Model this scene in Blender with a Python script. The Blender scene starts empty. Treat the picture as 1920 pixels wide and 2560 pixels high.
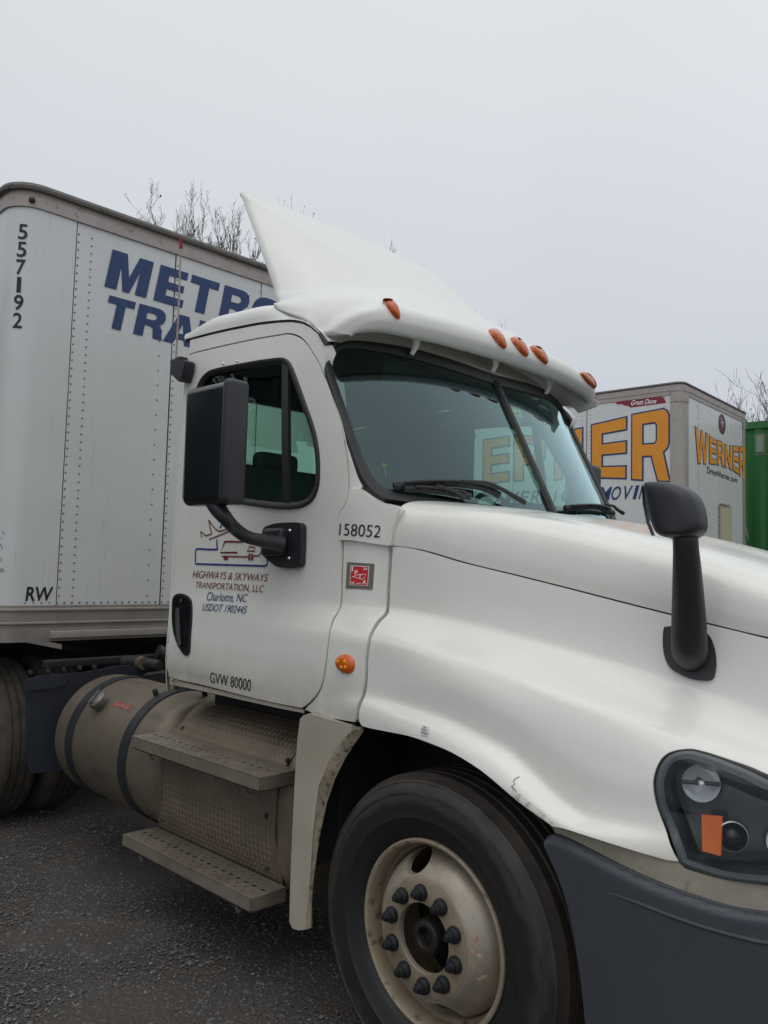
import bpy, bmesh, math, random
import numpy as np
from mathutils import Vector, Matrix
from mathutils.geometry import delaunay_2d_cdt

random.seed(7)
SC = bpy.context.scene
COL = SC.collection
rad = math.radians
# ------------------------------------------------------------------ camera, world, sun, exposure
CAM = np.array([1.8175, -3.1799, 1.6810]); YAW, PITCH, ROLL, F = 0.78334, 0.07311, 0.02741, 2042.2
_d = np.array([-math.sin(YAW)*math.cos(PITCH), math.cos(YAW)*math.cos(PITCH), math.sin(PITCH)])
_r = np.array([math.cos(YAW), math.sin(YAW), 0.0]); _u = np.cross(_r, _d)
_R = math.cos(ROLL)*_r + math.sin(ROLL)*_u; _U = -math.sin(ROLL)*_r + math.cos(ROLL)*_u
cd = bpy.data.cameras.new('camera'); cam = bpy.data.objects.new('camera', cd); COL.objects.link(cam)
cam.matrix_world = Matrix(((_R[0], _U[0], -_d[0], CAM[0]), (_R[1], _U[1], -_d[1], CAM[1]), (_R[2], _U[2], -_d[2], CAM[2]), (0, 0, 0, 1)))
cd.sensor_fit = 'VERTICAL'; cd.sensor_height = 32.0; cd.sensor_width = 24.0
cd.lens = F/2560*32.0; cd.clip_start = 0.05; cd.clip_end = 3000
SC.camera = cam
SUN_EL, SUN_AZ = rad(70), rad(-62)       # direction the soft light comes from (azimuth measured from +X)
w = bpy.data.worlds.new('World'); SC.world = w; w.use_nodes = True
nt = w.node_tree; nt.nodes.clear()
def wn(t, **k):
    n = nt.nodes.new(t)
    for a, b in k.items(): setattr(n, a, b)
    return n
out = wn('ShaderNodeOutputWorld'); bgc = wn('ShaderNodeBackground'); bgs = wn('ShaderNodeBackground'); add = wn('ShaderNodeAddShader')
sky = wn('ShaderNodeTexSky', sky_type='NISHITA'); sky.sun_disc = False; sky.sun_elevation = SUN_EL
sky.sun_rotation = rad(90) - SUN_AZ; sky.air_density = 1.0; sky.dust_density = 4.0
bgs.inputs[1].default_value = 0.006
tc = wn('ShaderNodeTexCoord'); sep = wn('ShaderNodeSeparateXYZ'); cr = wn('ShaderNodeValToRGB'); noi = wn('ShaderNodeTexNoise'); mx = wn('ShaderNodeMix', data_type='RGBA')
nt.links.new(tc.outputs['Generated'], sep.inputs[0]); nt.links.new(sep.outputs['Z'], cr.inputs[0])
e = cr.color_ramp.elements; e[0].position = 0.0; e[0].color = (0.53, 0.56, 0.605, 1); e[1].position = 1.0; e[1].color = (0.88, 0.905, 0.92, 1)
k = e.new(0.22); k.color = (0.585, 0.615, 0.66, 1)
k = e.new(0.52); k.color = (0.70, 0.735, 0.765, 1)
noi.inputs['Scale'].default_value = 1.1; noi.inputs['Detail'].default_value = 3.0; noi.inputs['Roughness'].default_value = 0.5
mx.blend_type = 'MULTIPLY'; mx.inputs[0].default_value = 1.0
rmp = wn('ShaderNodeMapRange'); rmp.inputs[1].default_value = 0.3; rmp.inputs[2].default_value = 0.7; rmp.inputs[3].default_value = 0.95; rmp.inputs[4].default_value = 1.05
nt.links.new(tc.outputs['Generated'], noi.inputs['Vector']); nt.links.new(noi.outputs['Fac'], rmp.inputs[0])
nt.links.new(cr.outputs[0], mx.inputs[6]); nt.links.new(rmp.outputs[0], mx.inputs[7])
nt.links.new(mx.outputs[2], bgc.inputs[0]); bgc.inputs[1].default_value = 1.0
nt.links.new(sky.outputs[0], bgs.inputs[0]); nt.links.new(bgc.outputs[0], add.inputs[0]); nt.links.new(bgs.outputs[0], add.inputs[1]); nt.links.new(add.outputs[0], out.inputs[0])
sd = bpy.data.lights.new('sun', 'SUN'); sd.energy = 0.68; sd.angle = rad(60); sd.color = (1.0, 0.98, 0.94)
sun = bpy.data.objects.new('sun', sd); COL.objects.link(sun); sun.location = (0, -20, 30)
sun.rotation_euler = Vector((math.cos(SUN_AZ)*math.cos(SUN_EL), math.sin(SUN_AZ)*math.cos(SUN_EL), math.sin(SUN_EL))).to_track_quat('Z', 'Y').to_euler()
SC.view_settings.view_transform = 'Standard'; SC.view_settings.look = 'None'; SC.view_settings.exposure = 0.0; SC.view_settings.gamma = 1.0
SC.view_settings.use_curve_mapping = False
try:
    SC.cycles.max_bounces = 10; SC.cycles.transparent_max_bounces = 16; SC.cycles.use_denoising = True
except Exception: pass

# ------------------------------------------------------------------ measuring: a photo point (1659x2212 units) to a place in the world
KD = 1920/1659
def vray(px, py): return _d + ((px*KD-960)*_R - (py*KD-1280)*_U)/F
def at(px, py, x=None, y=None, z=None):
    v = vray(px, py)
    if x is not None: t = (x-CAM[0])/v[0]
    elif y is not None: t = (y-CAM[1])/v[1]
    else: t = (z-CAM[2])/v[2]
    return CAM + v*t
def cp(ox, oy, w, W=1659.0):
    s = w/W
    return lambda pts: [((ox+s*a)/KD, (oy+s*b)/KD) for a, b in pts]

# ------------------------------------------------------------------ materials
MATS = {}
def N(m, t, **k):
    n = m.node_tree.nodes.new(t)
    for a, b in k.items(): setattr(n, a, b)
    return n
def mat(name, col, rough=0.5, metal=0.0, coat=0.0, bump=None, var=None, dirt=None, spec=0.5, zdirt=None):
    """bump=(scale,strength) var=(scale,colour2,low,high) dirt=(scale,colour,low,high) zdirt=(z_low,z_high,colour,amount)"""
    m = bpy.data.materials.new(name); m.use_nodes = True; MATS[name] = m
    L = m.node_tree.links; b = m.node_tree.nodes['Principled BSDF']
    b.inputs['Roughness'].default_value = rough; b.inputs['Metallic'].default_value = metal
    b.inputs['Coat Weight'].default_value = coat; b.inputs['Coat Roughness'].default_value = 0.12
    b.inputs['Specular IOR Level'].default_value = spec
    b.inputs['Base Color'].default_value = (*col, 1)
    geo = N(m, 'ShaderNodeNewGeometry'); cur = None
    def mixin(c2, fac):
        nonlocal cur
        x = N(m, 'ShaderNodeMix', data_type='RGBA')
        if cur is None: x.inputs[6].default_value = (*col, 1)
        else: L.new(cur, x.inputs[6])
        x.inputs[7].default_value = (*c2, 1); L.new(fac, x.inputs[0]); cur = x.outputs[2]
    def noise(sc, lo, hi, det=6, stretch=None):
        n = N(m, 'ShaderNodeTexNoise'); n.inputs['Scale'].default_value = sc; n.inputs['Detail'].default_value = det; n.inputs['Roughness'].default_value = 0.62
        if stretch:
            mp = N(m, 'ShaderNodeMapping'); mp.inputs['Scale'].default_value = stretch; L.new(geo.outputs['Position'], mp.inputs[0]); L.new(mp.outputs[0], n.inputs['Vector'])
        else: L.new(geo.outputs['Position'], n.inputs['Vector'])
        r = N(m, 'ShaderNodeMapRange'); r.inputs[1].default_value = lo; r.inputs[2].default_value = hi; L.new(n.outputs['Fac'], r.inputs[0]); return r.outputs[0]
    if var: mixin(var[1], noise(var[0], var[2], var[3]))
    if dirt:
        f = noise(dirt[0], dirt[2], dirt[3], 8, dirt[4] if len(dirt) > 4 else None); mixin(dirt[1], f)
    if zdirt:
        sp = N(m, 'ShaderNodeSeparateXYZ'); L.new(geo.outputs['Position'], sp.inputs[0])
        r = N(m, 'ShaderNodeMapRange'); r.inputs[1].default_value = zdirt[1]; r.inputs[2].default_value = zdirt[0]; L.new(sp.outputs['Z'], r.inputs[0])
        f = noise(9, 0.25, 0.75, 8, (1, 1, 0.35)); mm = N(m, 'ShaderNodeMath', operation='MULTIPLY'); L.new(r.outputs[0], mm.inputs[0])
        ad = N(m, 'ShaderNodeMath', operation='ADD'); L.new(f, ad.inputs[0]); ad.inputs[1].default_value = 0.45
        L.new(ad.outputs[0], mm.inputs[1]); m2 = N(m, 'ShaderNodeMath', operation='MULTIPLY'); L.new(mm.outputs[0], m2.inputs[0]); m2.inputs[1].default_value = zdirt[3]; m2.use_clamp = True
        mixin(zdirt[2], m2.outputs[0])
    if cur is not None: L.new(cur, b.inputs['Base Color'])
    if bump:
        n = N(m, 'ShaderNodeTexNoise'); n.inputs['Scale'].default_value = bump[0]; n.inputs['Detail'].default_value = 6
        L.new(geo.outputs['Position'], n.inputs['Vector'])
        q = N(m, 'ShaderNodeBump'); q.inputs['Strength'].default_value = bump[1]; q.inputs['Distance'].default_value = bump[2] if len(bump) > 2 else 0.01
        L.new(n.outputs['Fac'], q.inputs['Height']); L.new(q.outputs[0], b.inputs['Normal'])
    rr = N(m, 'ShaderNodeTexNoise'); rr.inputs['Scale'].default_value = 14; L.new(geo.outputs['Position'], rr.inputs['Vector'])
    mr = N(m, 'ShaderNodeMapRange'); mr.inputs[3].default_value = max(0.02, rough-0.07); mr.inputs[4].default_value = min(1, rough+0.07); L.new(rr.outputs['Fac'], mr.inputs[0]); L.new(mr.outputs[0], b.inputs['Roughness'])
    return m
def glass(name, tint, rough=0.0, ior=1.5, boost=1.0, gcol=(0.92, 0.97, 1.0)):
    m = bpy.data.materials.new(name); m.use_nodes = True; t = m.node_tree; t.nodes.clear(); MATS[name] = m
    o = N(m, 'ShaderNodeOutputMaterial'); tr = N(m, 'ShaderNodeBsdfTransparent'); tr.inputs[0].default_value = (*tint, 1)
    gl = N(m, 'ShaderNodeBsdfGlossy'); gl.inputs['Roughness'].default_value = rough; gl.inputs['Color'].default_value = (*gcol, 1)
    fr = N(m, 'ShaderNodeFresnel'); fr.inputs[0].default_value = ior; mu = N(m, 'ShaderNodeMath', operation='MULTIPLY'); mu.inputs[1].default_value = boost; mu.use_clamp = True
    mi = N(m, 'ShaderNodeMixShader'); L = t.links
    L.new(fr.outputs[0], mu.inputs[0]); L.new(mu.outputs[0], mi.inputs[0]); L.new(tr.outputs[0], mi.inputs[1]); L.new(gl.outputs[0], mi.inputs[2]); L.new(mi.outputs[0], o.inputs[0])
    return m
BROWN = (0.20, 0.15, 0.105)
WHITE = mat('white_paint', (0.80, 0.795, 0.745), 0.27, 0, 0.6, dirt=(5, (0.765, 0.755, 0.70), 0.35, 0.85), zdirt=(0.98, 1.34, (0.30, 0.255, 0.195), 0.80))
FENDW = mat('fender_paint', (0.80, 0.795, 0.745), 0.27, 0, 0.6, dirt=(4, (0.77, 0.765, 0.715), 0.35, 0.85), zdirt=(0.93, 1.06, (0.50, 0.44, 0.36), 0.35))
WHITE_DIRTY = mat('road_dirty_white_paint', (0.60, 0.56, 0.47), 0.42, 0, 0.15, var=(5, (0.50, 0.45, 0.36), 0.35, 0.7), dirt=(46, (0.16, 0.12, 0.08), 0.60, 0.72), zdirt=(0.25, 1.3, (0.34, 0.28, 0.20), 0.5))
FAIR = mat('fairing_white', (0.76, 0.765, 0.73), 0.36, 0, 0.25, var=(2.2, (0.765, 0.765, 0.71), 0.35, 0.85), dirt=(13, (0.62, 0.59, 0.50), 0.74, 0.95))
STAINW = mat('stained_white', (0.78, 0.76, 0.70), 0.45, 0, 0.1, dirt=(14, (0.48, 0.40, 0.29), 0.60, 0.85))
BLACK = mat('black_plastic', (0.022, 0.023, 0.027), 0.42, bump=(420, 0.12, 0.002), dirt=(24, (0.10, 0.09, 0.085), 0.68, 0.8))
RUBBER = mat('black_rubber', (0.016, 0.016, 0.018), 0.5)
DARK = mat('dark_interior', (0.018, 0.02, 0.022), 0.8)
INTER = mat('grey_interior', (0.055, 0.06, 0.062), 0.8)
FRAME = mat('dark_frame_steel', (0.012, 0.012, 0.013), 0.7, dirt=(9, (0.05, 0.04, 0.03), 0.5, 0.75))
MUDF = mat('dark_blue_plastic', (0.018, 0.022, 0.032), 0.45, dirt=(30, (0.06, 0.06, 0.065), 0.66, 0.8))
BUMP_M = mat('grey_blue_bumper_plastic', (0.046, 0.051, 0.064), 0.50, bump=(600, 0.10, 0.002), var=(2.5, (0.056, 0.061, 0.073), 0.4, 0.8), dirt=(9, (.085, .083, .078), .62, .85))
TIRE = mat('tyre_rubber', (0.020, 0.019, 0.019), 0.72, bump=(90, 0.15, 0.004), var=(9, (0.060, 0.054, 0.048), 0.45, 0.68), dirt=(5, (0.075, 0.066, 0.056), 0.52, 0.62))
def tyre_mat():
    m = mat('tyre_sidewall', (0.011, 0.011, 0.0125), 0.55, bump=(90, 0.12, 0.003)); L = m.node_tree.links; b = m.node_tree.nodes['Principled BSDF']
    g = N(m, 'ShaderNodeNewGeometry'); mp = N(m, 'ShaderNodeVectorMath', operation='SUBTRACT'); mp.inputs[1].default_value = (0, 0, .5); L.new(g.outputs['Position'], mp.inputs[0])
    sc = N(m, 'ShaderNodeVectorMath', operation='MULTIPLY'); sc.inputs[1].default_value = (1, 0, 1); L.new(mp.outputs[0], sc.inputs[0]); ln = N(m, 'ShaderNodeVectorMath', operation='LENGTH'); L.new(sc.outputs[0], ln.inputs[0])
    n = N(m, 'ShaderNodeTexNoise'); n.inputs['Scale'].default_value = 11; n.inputs['Detail'].default_value = 7; L.new(g.outputs['Position'], n.inputs['Vector'])
    a = N(m, 'ShaderNodeMath', operation='MULTIPLY_ADD'); L.new(n.outputs['Fac'], a.inputs[0]); a.inputs[1].default_value = .10; L.new(ln.outputs['Value'], a.inputs[2])
    r = N(m, 'ShaderNodeValToRGB'); L.new(a.outputs[0], r.inputs[0]); e = r.color_ramp.elements; e[0].position = .36; e[0].color = (.012, .0115, .0125, 1); e[1].position = .580; e[1].color = (.070, .056, .046, 1)
    for p_, c_ in ((.470, (.0135, .013, .014)), (.484, (.028, .028, .0275)), (.503, (.036, .036, .034)), (.512, (.022, .0215, .021)), (.530, (.027, .026, .025)), (.545, (.048, .040, .035))):
        k = e.new(p_); k.color = (*c_, 1)
    L.new(r.outputs[0], b.inputs['Base Color']); return m
TYRE2 = tyre_mat()
TIRED = mat('dusty_tyre_tread', (0.080, 0.065, 0.052), 0.9, bump=(60, 0.3, 0.006), var=(12, (0.035, 0.03, 0.026), 0.4, 0.7))
RIM = mat('dusty_steel_disc', (0.38, 0.335, 0.275), 0.42, 0.3, var=(5, (0.24, 0.195, 0.145), 0.45, 0.70), dirt=(30, (0.20, 0.16, 0.12), 0.60, 0.74), bump=(80, 0.15, 0.003))
RIMB = mat('brown_dusty_rim', (0.30, 0.235, 0.165), 0.5, 0.15, var=(9, (0.36, 0.30, 0.22), 0.4, 0.7), dirt=(24, (0.10, 0.075, 0.055), 0.56, 0.70))
RIMF = mat('brown_dust_flange', (0.27, 0.215, 0.15), 0.7, var=(18, (0.20, 0.155, 0.11), 0.4, 0.7), dirt=(40, (0.10, 0.075, 0.05), 0.62, 0.72))
RUST = mat('orange_rust_streak', (0.38, 0.22, 0.14), 0.7, dirt=(60, (.45, .38, .29), .45, .6))
NUT = mat('blackened_nut', (0.022, 0.023, 0.027), 0.5, 0.3)
HUB = mat('oily_hub', (0.016, 0.013, 0.011), 0.5, dirt=(20, (0.04, 0.03, 0.02), 0.5, 0.7))
TANK = mat('dusty_tank_aluminium', (0.190, 0.155, 0.118), 0.5, 0.35, var=(3.5, (0.145, 0.12, 0.092), 0.4, 0.7), dirt=(13, (0.095, 0.078, 0.06), 0.52, 0.78, (0.3, 1, .5)))
PLATE = mat('dusty_tread_plate', (0.235, 0.19, 0.14), 0.55, 0.4, var=(4, (0.165, 0.135, 0.10), 0.38, 0.66), dirt=(30, (0.10, 0.08, 0.06), 0.62, 0.8))
STEP = mat('dusty_step_metal', (0.285, 0.245, 0.195), 0.48, 0.4, var=(7, (0.20, 0.17, 0.135), 0.4, 0.65), dirt=(50, (0.12, 0.10, 0.07), 0.6, 0.75))
STRAP = mat('black_strap', (0.02, 0.022, 0.026), 0.5, dirt=(20, (0.08, 0.07, 0.055), 0.62, 0.8))
AMBER = mat('amber_lens', (0.46, 0.075, 0.006), 0.22, 0, 0.2, var=(70, (0.62, 0.15, 0.012), 0.45, 0.65))
AMBER_L = mat('bright_amber_reflector', (0.95, 0.36, 0.02), 0.2, 0, 0.3)
AMBER_D = mat('deep_amber_lens', (0.62, 0.11, 0.004), 0.2, 0, 0.3)
CHROME = mat('chrome', (0.8, 0.8, 0.82), 0.12, 1.0)
REFL = mat('lamp_reflector', (0.90, 0.91, 0.93), 0.18, 0.45)
LAMPB = mat('headlight_black', (0.012, 0.013, 0.016), 0.25, 0, 0.4)
GLASS = glass('green_tinted_glass', (0.60, 0.83, 0.72), 0.0, 1.5, 1.3)
GLASS_WS = glass('windscreen_glass', (0.52, 0.75, 0.67), 0.0, 1.52, 2.3, (0.68, 0.92, 0.95))
LENS = glass('clear_lens', (0.90, 0.93, 0.95), 0.01, 1.45, 0.6)
TRW = mat('trailer_white', (0.70, 0.71, 0.71), 0.38, 0, 0.2, bump=(2.6, 0.22, 0.02), var=(1.3, (0.65, 0.655, 0.64), 0.35, 0.75), dirt=(11, (0.44, 0.42, 0.37), 0.62, 0.80, (6, 6, 0.25)))
TRC = mat('trailer_rail', (0.42, 0.37, 0.35), 0.5, 0.3, var=(6, (0.35, 0.305, 0.28), 0.4, 0.7), dirt=(16, (0.21, 0.16, 0.13), 0.6, 0.75))
TRB = mat('trailer_bottom_rail', (0.34, 0.31, 0.28), 0.5, 0.4, var=(5, (0.27, 0.24, 0.21), 0.4, 0.7), dirt=(10, (0.20, 0.10, 0.05), 0.68, 0.75))
TRCAP = mat('trailer_roof_cap', (0.14, 0.135, 0.125), 0.7, dirt=(20, (0.06, 0.06, 0.05), 0.5, 0.7))
POST = mat('trailer_corner_post', (0.42, 0.39, 0.36), 0.5, 0.3, dirt=(14, (0.22, 0.18, 0.15), 0.55, 0.75, (3, 3, 0.4)))
RIV = mat('rivet_metal', (0.22, 0.20, 0.185), 0.45, 0.5)
NAVY = mat('navy_letter', (0.016, 0.045, 0.15), 0.5, var=(14, (0.022, 0.052, 0.165), 0.4, 0.7), dirt=(60, (0.06, 0.09, 0.19), 0.70, 0.80))
ORANGE = mat('orange_letter', (0.80, 0.32, 0.025), 0.5, var=(5, (0.74, 0.28, 0.02), 0.4, 0.7))
INK = mat('black_ink', (0.012, 0.012, 0.018), 0.5)
MAROON = mat('maroon_ink', (0.16, 0.012, 0.022), 0.5)
BLUEINK = mat('blue_ink', (0.012, 0.03, 0.19), 0.5)
BADGE = mat('wine_badge', (0.25, 0.012, 0.025), 0.5)
REDST = mat('red_sticker', (0.62, 0.015, 0.03), 0.45)
WHST = mat('white_print', (0.80, 0.80, 0.80), 0.5)
GREYST = mat('worn_grey_plate', (0.20, 0.185, 0.155), 0.5, 0.3)
CREAM = mat('cream_panel', (0.55, 0.51, 0.36), 0.5)
GREEN = mat('green_container_paint', (0.018, 0.15, 0.028), 0.5, var=(3, (0.02, 0.12, 0.03), 0.4, 0.7), dirt=(14, (0.10, 0.06, 0.03), 0.70, 0.78))
DGREEN = mat('dark_green_container_paint', (0.012, 0.035, 0.022), 0.5)
YELG = mat('yellow_green_tag', (0.85, 0.98, 0.02), 0.5)
BARK = mat('grey_bark', (0.060, 0.050, 0.045), 0.9)
LEAFD = mat('withered_leaf', (0.09, 0.06, 0.04), 0.9)
RED = mat('red_tip', (0.30, 0.01, 0.012), 0.5)
HOSE = mat('grey_pipe', (0.045, 0.045, 0.048), 0.4, 0.3, dirt=(12, (0.12, 0.09, 0.06), 0.55, 0.75))
SEAMK = mat('seam_shadow', (0.06, 0.055, 0.05), 0.8)
SCUFF = mat('scuffed_grey', (0.30, 0.27, 0.23), 0.8)
GROUND = mat('asphalt_gravel', (0.058, 0.055, 0.053), 0.85, bump=(75, 1.0, 0.02), var=(1.1, (0.085, 0.066, 0.054), 0.42, 0.60), dirt=(55, (0.17, 0.168, 0.165), 0.58, 0.68))

# ------------------------------------------------------------------ object helpers
def link(name, me, m=None, parent=None, label=None, kind=None):
    o = bpy.data.objects.new(name, me); COL.objects.link(o)
    if m is not None and not me.materials: me.materials.append(m)
    if parent is not None: o.parent = parent
    if label: o['label'] = label
    if kind: o['kind'] = kind
    return o
def thing(name, label, cat, loc=(0, 0, 0), group=None):
    o = bpy.data.objects.new(name, None); COL.objects.link(o); o.empty_display_size = 0.2
    ORI[o.name] = Vector(loc); o.location = loc; o['label'] = label; o['category'] = cat
    if group: o['group'] = group
    return o
ORI = {}
def rootof(p):
    while p is not None and p.parent is not None: p = p.parent
    return p
def mesh(name, verts, faces, m, parent=None, smooth=True, ang=None, normals=None, label=None, kind=None):
    r = rootof(parent); o = ORI.get(r.name, Vector((0, 0, 0))) if r is not None else Vector((0, 0, 0))
    me = bpy.data.meshes.new(name)
    me.from_pydata([(v[0]-o[0], v[1]-o[1], v[2]-o[2]) for v in verts], [], [tuple(f) for f in faces])
    me.update()
    if smooth: me.polygons.foreach_set('use_smooth', [True]*len(me.polygons))
    if ang is not None: me.set_sharp_from_angle(angle=rad(ang))
    if normals is not None: me.normals_split_custom_set_from_vertices([tuple(n) for n in normals])
    return link(name, me, m, parent, label, kind)
class MB:
    """collects simple shapes into one mesh"""
    def __init__(s): s.v = []; s.f = []
    def add(s, v, f):
        b = len(s.v); s.v += [tuple(q) for q in v]; s.f += [tuple(i+b for i in q) for q in f]; return s
    def box(s, c, size, rot=None, bev=0.0):
        bm = bmesh.new(); bmesh.ops.create_cube(bm, size=1.0)
        for v in bm.verts: v.co = Vector((v.co.x*size[0], v.co.y*size[1], v.co.z*size[2]))
        if bev > 0: bmesh.ops.bevel(bm, geom=list(bm.edges), offset=bev, segments=3, profile=0.6, affect='EDGES')
        return s.bm(bm, c, rot)
    def bm(s, bm, c=(0, 0, 0), rot=None):
        M = rot if rot is not None else Matrix.Identity(3)
        bm.verts.index_update()
        s.add([tuple(M @ v.co + Vector(c)) for v in bm.verts], [[v.index for v in f.verts] for f in bm.faces]); bm.free(); return s
    def tube(s, pts, r, n=10, caps=True, flat=1.0):
        pts = [Vector(p) for p in pts]; R = r if isinstance(r, (list, tuple)) else [r]*len(pts)
        rings = []; up = None
        for i, p in enumerate(pts):
            d = (pts[min(i+1, len(pts)-1)] - pts[max(i-1, 0)]).normalized()
            if up is None: up = Vector((0, 0, 1)) if abs(d.z) < 0.9 else Vector((1, 0, 0))
            a = d.cross(up).normalized(); b = a.cross(d).normalized(); up = b
            rings.append([tuple(p + a*math.cos(t)*R[i] + b*math.sin(t)*R[i]*flat) for t in [2*math.pi*k/n for k in range(n)]])
        v = [q for g in rings for q in g]; f = []
        for i in range(len(rings)-1):
            for k in range(n): f.append((i*n+k, i*n+(k+1) % n, (i+1)*n+(k+1) % n, (i+1)*n+k))
        if caps: f.append(tuple(range(n))[::-1]); f.append(tuple((len(rings)-1)*n+k for k in range(n)))
        return s.add(v, f)
    def lathe(s, prof, c, axis='y', n=64, close=False):
        """prof: list of (r, h); h along axis"""
        v = []; f = []; P = len(prof)
        for k in range(n):
            t = 2*math.pi*k/n
            for r, h in prof:
                a, b = r*math.cos(t), r*math.sin(t)
                v.append((c[0]+a, c[1]+h, c[2]+b) if axis == 'y' else ((c[0]+h, c[1]+a, c[2]+b) if axis == 'x' else (c[0]+a, c[1]+b, c[2]+h)))
        for k in range(n):
            for i in range(P if close else P-1):
                j = (i+1) % P
                f.append((k*P+i, ((k+1) % n)*P+i, ((k+1) % n)*P+j, k*P+j))
        return s.add(v, f)
    def prism(s, poly, depth, frame):
        """poly (u,v); frame(u,v,w)->xyz"""
        n = len(poly); v = [frame(a, b, 0) for a, b in poly]+[frame(a, b, depth) for a, b in poly]
        f = [tuple(range(n)), tuple(range(n, 2*n))[::-1]]+[(i, (i+1) % n, n+(i+1) % n, n+i) for i in range(n)]
        return s.add(v, f)
    def build(s, name, m, parent=None, smooth=True, ang=35, label=None, kind=None):
        return mesh(name, s.v, s.f, m, parent, smooth, ang, None, label, kind)
def fixn(o):
    bm = bmesh.new(); bm.from_mesh(o.data); bmesh.ops.recalc_face_normals(bm, faces=bm.faces); bm.to_mesh(o.data); bm.free(); return o
# splines
def catmull(P, n, closed=False):
    P = [np.array(p, float) for p in P]; m = len(P); out = []
    segs = m if closed else m-1
    for i in range(segs):
        if closed: a, b, c, d = P[(i-1) % m], P[i], P[(i+1) % m], P[(i+2) % m]
        else:
            b, c = P[i], P[i+1]; a = P[i-1] if i > 0 else 2*b-c; d = P[i+2] if i+2 < m else 2*c-b
        for k in range(n):
            t = k/n
            out.append(0.5*((2*b)+(-a+c)*t+(2*a-5*b+4*c-d)*t*t+(-a+3*b-3*c+d)*t**3))
    if not closed: out.append(P[-1])
    return out
def loft(rows, nu=6, nv=6):
    """rows: equal-length lists of 3D points -> smooth grid"""
    R = [catmull(r, nv) for r in rows]; cols = len(R[0])
    G = [catmull([R[i][j] for i in range(len(R))], nu) for j in range(cols)]
    U = len(G[0]); v = [tuple(G[j][i]) for i in range(U) for j in range(cols)]
    f = [(i*cols+j, i*cols+j+1, (i+1)*cols+j+1, (i+1)*cols+j) for i in range(U-1) for j in range(cols-1)]
    return v, f, U, cols
def resample(P, n, closed=True):
    P = np.array(P, float); Q = np.vstack([P, P[:1]]) if closed else P
    L = np.hypot(*np.diff(Q[:, :2], axis=0).T) if Q.shape[1] == 2 else np.sqrt((np.diff(Q, axis=0)**2).sum(1))
    s = np.concatenate([[0], np.cumsum(L)]); t = np.linspace(0, s[-1], n, endpoint=not closed)
    return np.stack([np.interp(t, s, Q[:, k]) for k in range(Q.shape[1])], 1)
def poly_offset(P, d):
    P = np.array(P, float); n = len(P); A = 0.5*np.sum(P[:, 0]*np.roll(P[:, 1], -1)-np.roll(P[:, 0], -1)*P[:, 1])
    T = np.roll(P, -1, 0)-np.roll(P, 1, 0); T /= np.maximum(1e-9, np.sqrt((T**2).sum(1)))[:, None]
    Nn = np.stack([T[:, 1], -T[:, 0]], 1)*(1 if A > 0 else -1)
    return P+Nn*d
def inside(poly, X, Y):
    px, py = poly[:, 0], poly[:, 1]; n = len(poly); r = np.zeros(len(X), bool); j = n-1
    for i in range(n):
        c = ((py[i] > Y) != (py[j] > Y)) & (X < (px[j]-px[i])*(Y-py[i])/(py[j]-py[i]+1e-15)+px[i]); r ^= c; j = i
    return r
def cdt(outer, holes=(), step=0.03):
    outer = np.array(outer, float); polys = [outer]+[np.array(h, float) for h in holes]
    V = []; E = []
    for P in polys:
        b = len(V); V += [tuple(p) for p in P]; E += [(b+i, b+(i+1) % len(P)) for i in range(len(P))]
    nb = len(V)
    if step:
        lo, hi = outer.min(0), outer.max(0); gx = np.arange(lo[0]+step*.5, hi[0], step); gy = np.arange(lo[1]+step*.5, hi[1], step)
        if len(gx) and len(gy):
            X, Y = np.meshgrid(gx, gy); X[1::2] += step*.5; X, Y = X.ravel(), Y.ravel(); ok = inside(outer, X, Y)
            for h in polys[1:]: ok &= ~inside(h, X, Y)
            X, Y = X[ok], Y[ok]
            B = np.array(V)
            if len(X):
                d = np.min(np.hypot(X[:, None]-B[None, :, 0], Y[:, None]-B[None, :, 1]), 1); k = d > step*.45; X, Y = X[k], Y[k]
                V += list(zip(X.tolist(), Y.tolist()))
    r = delaunay_2d_cdt([Vector(v) for v in V], E, [], 0, 1e-7)
    vv = np.array([tuple(v) for v in r[0]]); ff = [f for f in r[2]]
    C = np.array([vv[list(f)].mean(0) for f in ff]); ok = inside(outer, C[:, 0], C[:, 1])
    for h in polys[1:]: ok &= ~inside(h, C[:, 0], C[:, 1])
    return vv, [ff[i] for i in range(len(ff)) if ok[i]], polys
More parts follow.
